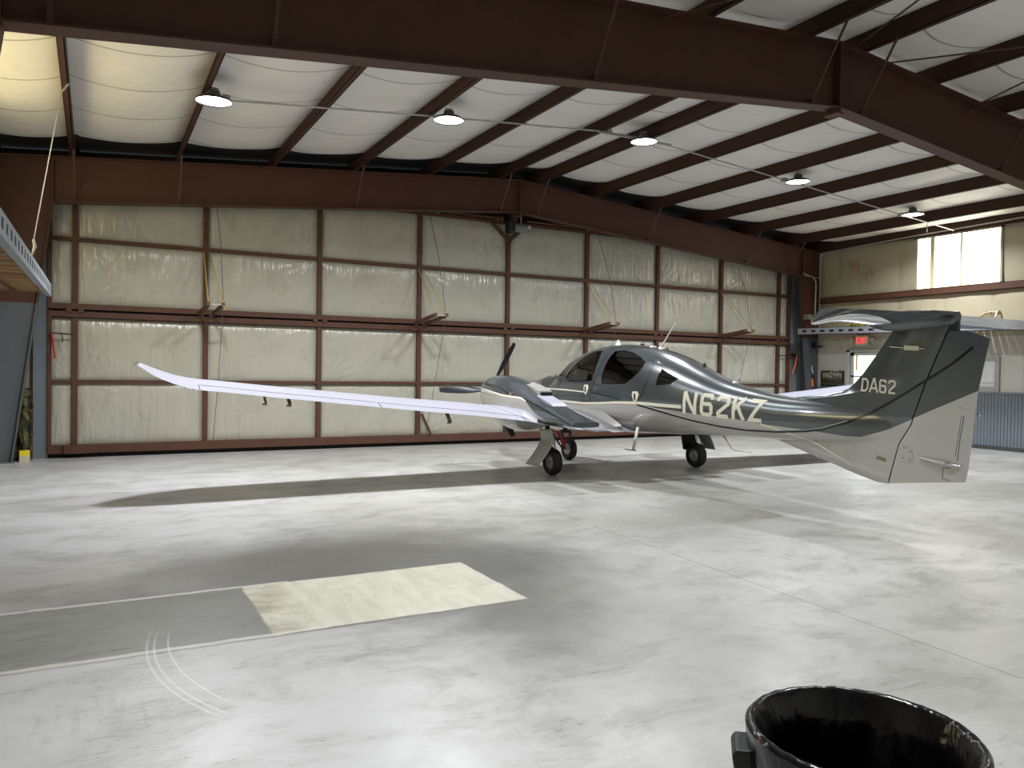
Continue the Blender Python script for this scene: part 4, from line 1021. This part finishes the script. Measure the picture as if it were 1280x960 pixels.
# T tailplane
def airfoil(n=16, t=.12, camber=.0):
    pts = []
    for i in range(n + 1):
        x = (1 - math.cos(PI * i / n)) / 2
        yt = 5 * t * (.2969 * math.sqrt(x) - .126 * x - .3516 * x * x + .2843 * x**3 - .1036 * x**4); pts.append((x, yt + camber * 4 * x * (1 - x)))
    up = pts; dn = [(x, -(y - camber * 4 * x * (1 - x)) + camber * 4 * x * (1 - x)) for x, y in pts]
    return up + dn[-2:0:-1]      # LE -> TE upper, back along lower
def sect(x, yle, yte, zle, zte, t, camber=.0, n=16):
    out = []
    for u, v in airfoil(n, t, camber):
        c = yle - yte; out.append((x, yle - c * u, zle + (zte - zle) * u + v * c))
    return out
TP = [(0, 5.84, 4.96, 2.27, 2.315, .12), (.5, 5.76, 4.96, 2.27, 2.315, .11), (.9, 5.68, 4.97, 2.262, 2.315, .11), (1.2, 5.60, 4.98, 2.24, 2.312, .12), (1.45, 5.52, 4.98, 2.205, 2.308, .13), (1.62, 5.42, 4.97, 2.18, 2.302, .15), (1.77, 5.30, 4.965, 2.172, 2.298, .17), (1.88, 5.21, 4.965, 2.17, 2.296, .18), (1.95, 5.15, 4.975, 2.18, 2.29, .20), (1.99, 5.10, 5.0, 2.20, 2.28, .22)]
for sx in (-1, 1):
    m = MB().rings([sect(XC + sx * s_, r[0], r[1], r[2] if sx < 0 else max(r[2], 2.262), *r[3:]) for s_, *r in TP]); tl = m.build('tailplane', M['stab_paint'], AC, smooth=True)
    MB().bar((XC + sx * .12, 5.16, 2.334), (XC + sx * 1.6, 5.20, 2.318), .008, .004).build('elevator_gap', M['blackline'], tl)
R_ = []
for y, w_, z0, z1 in ((5.98, .01, 2.24, 2.26), (5.90, .045, 2.20, 2.31), (5.75, .075, 2.17, 2.38), (5.5, .085, 2.16, 2.40), (5.2, .075, 2.18, 2.385), (5.0, .06, 2.20, 2.36), (4.94, .05, 2.24, 2.355)):
    R_.append([(XC + w_ * math.cos(2 * PI * k / 20), y, (z0 + z1) / 2 + (z1 - z0) / 2 * math.sin(2 * PI * k / 20)) for k in range(20)])
MB().rings(R_).build('tail_bullet_fairing', M['stab_paint'], AC, smooth=True)
MB().box(XC - .02, XC + .02, 4.93, 5.02, 2.10, 2.26).build('elevator_horn', M['black'], AC)

# wings: (x offset from centreline outwards, yLE, yTE, zLE, zTE, t)
WG = [(0.30, 11.78, 9.90, .90, .74, .14), (.62, 11.76, 9.90, .90, .755, .14), (1.10, 11.72, 9.93, .895, .745, .14), (1.50, 11.68, 10.02, .93, .80, .14), (1.82, 11.66, 10.06, .97, .845, .14), (2.10, 11.63, 10.26, 1.00, .905, .14), (2.8, 11.58, 10.33, 1.075, .985, .14), (3.9, 11.52, 10.36, 1.17, 1.085, .135), (5.0, 11.46, 10.39, 1.28, 1.195, .13), (5.87, 11.42, 10.40, 1.365, 1.28, .125), (6.4, 11.38, 10.41, 1.425, 1.34, .12),
      (6.68, 11.34, 10.42, 1.455, 1.365, .12), (6.85, 11.28, 10.43, 1.485, 1.39, .12), (7.02, 11.20, 10.45, 1.535, 1.44, .11), (7.17, 11.10, 10.48, 1.595, 1.50, .10), (7.30, 10.98, 10.52, 1.655, 1.57, .09), (7.38, 10.88, 10.56, 1.69, 1.63, .08), (7.44, 10.78, 10.62, 1.705, 1.67, .08)]
def wing_at(s_):
    for a, b in zip(WG, WG[1:]):
        if a[0] <= s_ <= b[0]:
            t = (s_ - a[0]) / (b[0] - a[0]); return [p + (q - p) * t for p, q in zip(a, b)]
    return WG[-1] if s_ > WG[-1][0] else WG[0]
def wing_top(s_, y, off=.002, low=False):
    _, yl, yt, zl, zt, t = wing_at(s_); c = yl - yt; u = max(0, min(1, (yl - y) / c))
    v = 5 * t * (.2969 * math.sqrt(u) - .126 * u - .3516 * u * u + .2843 * u**3 - .1036 * u**4) * c
    cam = .02 * 4 * u * (1 - u) * c
    return zl + (zt - zl) * u + cam + (-(v + off) if low else (v + off))
for sx in (-1, 1):
    m = MB().rings([sect(XC + sx * s_, yl, yt, zl, zt, t, .02, 22) for s_, yl, yt, zl, zt, t in WG])
    wg = m.build('wing', M['wing_white'], AC, smooth=True)
    # flap / aileron hinge line and cut lines
    L = MB()
    for a, b in ((2.15, 4.35), (4.40, 6.72)):
        pts = [(XC + sx * s_, wing_at(s_)[2] + .21, wing_top(s_, wing_at(s_)[2] + .21)) for s_ in [a + (b - a) * i / 14 for i in range(15)]]
        for p_, q_ in zip(pts, pts[1:]): L.bar(p_, q_, .006, .003)
    for s_ in (2.13, 4.38, 6.74):
        pts = [(XC + sx * s_, wing_at(s_)[2] + d, wing_top(s_, wing_at(s_)[2] + d)) for d in (.01, .07, .14, .21)]
        for p_, q_ in zip(pts, pts[1:]): L.bar(p_, q_, .008, .003)
    L.build('control_surface_gap', M['blackline'], wg)
    for s_, dz, r in ((5.93, .10, .018), (5.62, .09, .03), (3.33, .13, .035)):
        yt = wing_at(s_)[2]; zb_ = wing_top(s_, yt + .18, 0, True)
        MB().bar((XC + sx * s_, yt + .20, zb_), (XC + sx * s_, yt + .06, zb_ - dz), r, .05).bar((XC + sx * s_, yt + .06, zb_ - dz), (XC + sx * s_ - .05, yt + .05, zb_ - dz - .005), r, .02).build('hinge_bracket', M['cord'], wg)
    # tip light and static wicks
    MB().lathe([(0, -.05), (.022, -.04), (.028, 0), (.02, .04), (0, .05)], (XC + sx * 7.45, 10.70, 1.69), 'y', 12).build('tip_light', M['chrome'], wg, smooth=True)
    for s_ in (6.82, 6.92): MB().tube([(XC + sx * s_, wing_at(s_)[2] + .02, wing_at(s_)[4]), (XC + sx * s_, wing_at(s_)[2] - .06, wing_at(s_)[4] - .05)], .004, 5).build('static_wick', M['chrome'], wg)
    # grit walkway on the inner wing
    def wk(u, v):
        s_ = .66 + (1.28 - .66) * u; y0_ = wing_at(s_)[2] + .01; y = y0_ + 1.25 * v; return (XC + sx * s_, y, wing_top(s_, y, .011))
    MB().grid(wk, 8, 20).build('walkway', M['walk'], wg, smooth=True)
    # root fillet
    def fil(u, v):
        y = 9.62 + 2.0 * u; s0 = .60; zt_ = wing_top(.7, max(9.92, y), 0) if y > 9.6 else .75
        xx = fside(y, 1.02) * (1 - v) + (.655 * v if y > 9.9 else (fside(y, .85) + .01 + .12 * v)); zz = (zt_ + .14 * min(1, u / .4)) * (1 - v) ** 1.6 + (zt_ + .004) * (1 - (1 - v) ** 1.6)
        return (XC + sx * xx, y, zz)
    MB().grid(fil, 24, 6).build('root_fairing', M['silver'], wg, smooth=True)

# nacelles
NS = [(12.22, 0, .13, 1.42, 1.22, 2.0), (12.17, 0, .24, 1.50, 1.08, 2.2), (12.05, 0, .285, 1.55, .98, 2.5), (11.8, .0, .315, 1.59, .84, 2.5), (11.5, .01, .335, 1.585, .745, 2.4), (11.2, .01, .345, 1.54, .70, 2.3), (10.9, .01, .335, 1.455, .70, 2.2), (10.6, .0, .285, 1.335, .765, 2.3), (10.3, 0, .240, 1.215, .86, 2.7), (10.0, 0, .228, 1.14, .888, 3.4), (9.7, 0, .225, 1.06, .885, 4), (9.45, 0, .225, 1.0, .88, 4.5), (9.22, 0, .222, .950, .875, 5)]
def nring(XN, y, n=48, off=0, sx=-1):
    dx, w_, zt, zb, e = [table(NS, y, k) for k in range(1, 6)]; zm = (zt + zb) / 2; out = []
    for i in range(n):
        a = 2 * PI * i / n; c, s_ = math.cos(a), math.sin(a)
        out.append((XN + sx * dx + (w_ + off) * math.copysign(abs(c) ** (2 / e), c), y, zm + ((zt - zb) / 2 + off) * math.copysign(abs(s_) ** (2 / e), s_)))
    return out
def nside(y, z):
    dx, w_, zt, zb, e = [table(NS, y, k) for k in range(1, 6)]; zm = (zt + zb) / 2; t = abs(z - zm) / ((zt - zb) / 2)
    return dx, (w_ * (1 - t ** e) ** (1 / e) if t < 1 else 0)
for sx in (-1, 1):
    XN = XC + sx * 1.75
    ys2 = []; y = 12.22
    while y > 9.24: ys2.append(y); y -= .05
    ys2.append(9.22)
    nc = MB().rings([nring(XN, y, sx=sx) for y in ys2]).build('nacelle', M['nac_paint'], AC, smooth=True)
    for sd_ in (-1, 1):
        fn = lambda q, sd_=sd_: (XN + sx * nside(*q)[0] + sd_ * (nside(*q)[1] + .003), q[0], q[1])
        ribbon([(12.1, 1.36), (11.76, 1.335), (11.15, 1.27), (10.7, 1.245), (10.55, 1.20)], [.01, .022, .028, .026, .01], fn=fn).build('cream_stripe', M['cream'], nc)
        ribbon([(10.62, 1.235), (10.3, 1.15), (10.0, 1.085), (9.7, 1.01), (9.26, .905)], .012, fn=fn).build('edge_line', M['blackline'], nc)
        ribbon([(11.95, 1.44), (11.5, 1.42), (11.0, 1.31)], .010, fn=fn).build('cowl_seam', M['blackline'], nc)
        ribbon([(11.25, .72), (11.22, .90), (11.2, 1.1)], .006, fn=fn).build('cowl_seam', M['blackline'], nc)
        ribbon([(10.8, .72), (10.78, .85), (10.76, .95)], .006, fn=fn).build('cowl_seam', M['blackline'], nc)
    # outlet scoop on top
    z_ = lambda y, o_=0: table(NS, y, 3) + o_
    MB().prism([(11.05, z_(11.05) - .02), (10.80, z_(10.80, .02)), (10.50, z_(10.50, .07)), (10.48, z_(10.48, .0)), (10.50, z_(10.50) - .05)], XN - .04, XN + .20, 'x').build('outlet_scoop', M['silver'], nc, bevel=.01)
    MB().box(XN - .015, XN + .18, 10.465, 10.48, z_(10.48) - .01, z_(10.48) + .055).build('scoop_opening', M['black'], nc)
    MB().prism([(10.49, z_(10.49) - .03), (10.49, z_(10.49) + .004), (10.10, z_(10.10) + .022), (10.0, z_(10.0) + .004), (10.0, z_(10.0) - .02)], XN - .08, XN + .185, 'x').build('scoop_tray', M['wing_white'], nc, bevel=.004)
    MB().lathe([(0, -.02), (.03, -.012), (.03, 0), (0, 0)], (XN - nside(10.95, 1.29)[1] - .002, 10.95, 1.29), 'x', 12).build('fuel_cap', M['chrome'], nc, smooth=True)
    MB().lathe([(0, -.006), (.018, -.004), (.018, 0), (0, 0)], (XN - nside(10.91, 1.32)[1] - .008, 10.90, 1.315), 'x', 10).build('red_marking', M['red'], nc)
    # white fillet sweeping from the wing onto the nacelle tail
    def nf(u, v):
        y = 10.16 + 1.37 * u; s_in = 1.75 + table(NS, y, 2) - .03; s_out = s_in + (.13 + .20 * u) * min(1, .1 + u / .28)
        zi = z_(y) - (z_(y) - table(NS, y, 4)) * (.42 + .2 * u * u); yt = wing_at(s_out)[2]
        zo = wing_top(s_out, max(y, yt), .003) if y > yt else zi - .04
        if y < yt: s_out = s_in + .02 + .11 * u
        return (XC + sx * (s_in + (s_out - s_in) * v), y, zi * (1 - v) ** 2 + zo * (1 - (1 - v) ** 2))
    MB().grid(nf, 30, 8).build('nacelle_fillet', M['wing_white'], nc, smooth=True)
    # propeller
    hz = 1.325
    sp = MB().lathe([(.135, 0), (.13, .06), (.105, .16), (.06, .25), (0, .29)], (XN, 12.22, hz), 'y', 28).build('spinner', M['white'], AC, smooth=True)
    for ang in (60, 180, 300):
        a = math.radians(ang); d = Vector((math.cos(a), 0, math.sin(a))); tv = Vector((-math.sin(a), 0, math.cos(a))); R2 = []
        for r, wd, tw, th in ((.10, .05, 60, .05), (.2, .09, 52, .034), (.35, .135, 40, .024), (.5, .145, 32, .018), (.7, .130, 25, .013), (.85, .110, 20, .010), (.94, .088, 18, .008), (.965, .070, 18, .006)):
            q = math.radians(tw); cdir = tv * math.cos(q) + Vector((0, -1, 0)) * math.sin(q); nd = d.cross(cdir)
            c0 = Vector((XN, 12.28, hz)) + d * r
            R2.append([c0 + cdir * (wd * .5 * math.cos(2 * PI * k / 14)) + nd * (th * .5 * math.sin(2 * PI * k / 14)) for k in range(14)])
        MB().rings(R2).build('propeller_blade', M['prop'], AC, smooth=True)

# landing gear
def wheel(c, r, w_, parent):
    wo = MB().lathe([(r * .52, -w_ * .36), (r * .80, -w_ * .50), (r * .93, -w_ * .42), (r * .995, -w_ * .22), (r, 0), (r * .995, w_ * .22), (r * .93, w_ * .42), (r * .80, w_ * .50), (r * .52, w_ * .36), (r * .50, 0), (r * .52, -w_ * .36)], c, 'x', 40).build('tyre', M['rubber'], parent, smooth=True)
    MB().lathe([(0, -w_ * .20), (r * .14, -w_ * .32), (r * .20, -w_ * .22), (r * .36, -w_ * .20), (r * .50, -w_ * .36), (r * .53, -w_ * .34), (r * .50, w_ * .34), (r * .30, w_ * .22), (0, w_ * .22)], c, 'x', 28).build('hub', M['galv'], parent, smooth=True)
for sx, wx, wy in ((-1, 6.52, 10.70), (1, 9.46, 10.62)):
    g_ = MB().tube([(wx + .13, wy + .42, .86), (wx + .13, wy + .34, .52), (wx + .12, wy + .30, .42)], [.045, .04, .035], 12).build('main_gear_leg', M['black'], AC, smooth=True)
    MB().tube([(wx + .13, wy + .32, .46), (wx + .11, wy + .05, .26), (wx + .10, wy, .21)], [.035, .032, .03], 10).build('trailing_link', M['black'], g_, smooth=True)
    MB().tube([(wx + .10, wy, .21), (wx - .02, wy, .21)], .025, 10).build('axle', M['chrome'], g_)
    MB().tube([(wx + .06, wy + .14, .74), (wx + .09, wy + .12, .52), (wx + .10, wy + .06, .34)], [.022, .022, .016], 10).build('shock_strut', M['chrome'], g_, smooth=True)
    MB().bar((wx - .08, wy + .12, .72), (wx - .02, wy + .10, .38), .03, .03).build('side_brace', M['black'], g_)
    MB().bar((wx + .02, wy + .10, .70), (wx + .20, wy + .0, .40), .02, .03).build('brake_hose', M['black'], g_)
    wheel((wx, wy, .213), .213, .165, g_)
    # gear door panel, bowed
    dx = -1 if sx < 0 else 1
    if sx < 0:
        dr = MB().grid(lambda u, v: (wx - .13 - .24 * max(0, v - .3) / .7 + .05 * math.sin(v * PI) - .02 * u, wy - .17 + .36 * u, .74 - .56 * v), 6, 12)
    else:
        dr = MB().grid(lambda u, v: (wx + .02 + .27 * v + .03 * math.sin(v * 3), wy - .17 + .34 * u, .77 - .45 * v), 6, 12)
    dro = dr.build('gear_door', M['gear_white'] if sx < 0 else M['silver'], g_, smooth=True)
    s2 = dro.modifiers.new('thick', 'SOLIDIFY'); s2.thickness = .012
    if sx < 0:
        MB().bar((wx + .12, wy + .05, .68), (wx + .28, wy + .10, .50), .022, .035).build('lock_link', M['red'], g_)
        MB().bar((wx + .14, wy + .0, .60), (wx + .26, wy + .05, .42), .022, .035).build('lock_link', M['red'], g_)
        MB().bar((wx + .25, wy + .08, .42), (wx + .31, wy + .10, .56), .022, .03).build('lock_link', M['red'], g_)
        MB().bar((wx + .0, wy + .05, .72), (wx + .10, wy + .03, .69), .03, .03).build('lock_link', M['red'], g_)
    else:
        MB().prism([(wx - .20, .78), (wx + .02, .78), (wx + .20, .42), (wx + .10, .25), (wx - .1, .30)], wy + .20, wy + .24).build('wheel_well_plate', M['black'], g_)
ng = MB().tube([(7.93, 12.60, .80), (7.93, 12.55, .50)], [.05, .045], 12).build('nose_gear_leg', M['black'], AC, smooth=True)
for o_ in (-.09, .09):
    MB().bar((7.93 + o_, 12.56, .54), (7.93 + o_, 12.42, .20), .025, .06).build('fork_leg', M['black'], ng)
MB().tube([(8.04, 12.45, .85), (8.05, 12.4, .56), (7.99, 12.42, .46)], [.02, .02, .012], 8).build('steering_link', M['galv'], ng)
MB().box(7.83, 8.03, 12.50, 12.62, .50, .56).build('fork_crown', M['black'], ng, bevel=.01)
wheel((7.93, 12.42, .205), .205, .14, ng)
# boarding step
stp = MB().bar((7.47, 9.72, .82), (7.37, 9.70, .46), .045, .022).build('boarding_step', M['white'], AC)
MB().bar((7.40, 9.70, .46), (7.22, 9.68, .485), .07, .014).build('step_pad', M['black'], stp)
# cabin interior
for sx in (-1, 1):
    for y, zz in ((10.85, 1.0), (9.85, 1.0)):
        x = XC + sx * .29
        st_ = MB().box(x - .2, x + .2, y - .05, y + .45, zz - .10, zz + .08).build('cabin_seat', M['seat'], AC, bevel=.03)
        MB().prism([(y - .03, zz + .05), (y - .17, zz + .62), (y - .28, zz + .60), (y - .15, zz + .03)], x - .19, x + .19, 'x').build('seat_back', M['seat'], st_, bevel=.03)
        MB().prism([(y - .19, zz + .64), (y - .21, zz + .80), (y - .29, zz + .79), (y - .27, zz + .63)], x - .10, x + .10, 'x').build('headrest', M['black'], st_, bevel=.02)
MB().prism([(11.75, 1.15), (11.62, 1.50), (12.15, 1.60), (12.2, 1.15)], XC - .50, XC + .50, 'x').build('instrument_panel', M['interior'], AC, bevel=.02)
MB().prism([(10.5, .95), (11.6, .95), (11.6, 1.15), (10.5, 1.15)], XC - .08, XC + .08, 'x').build('centre_console', M['interior'], AC, bevel=.02)
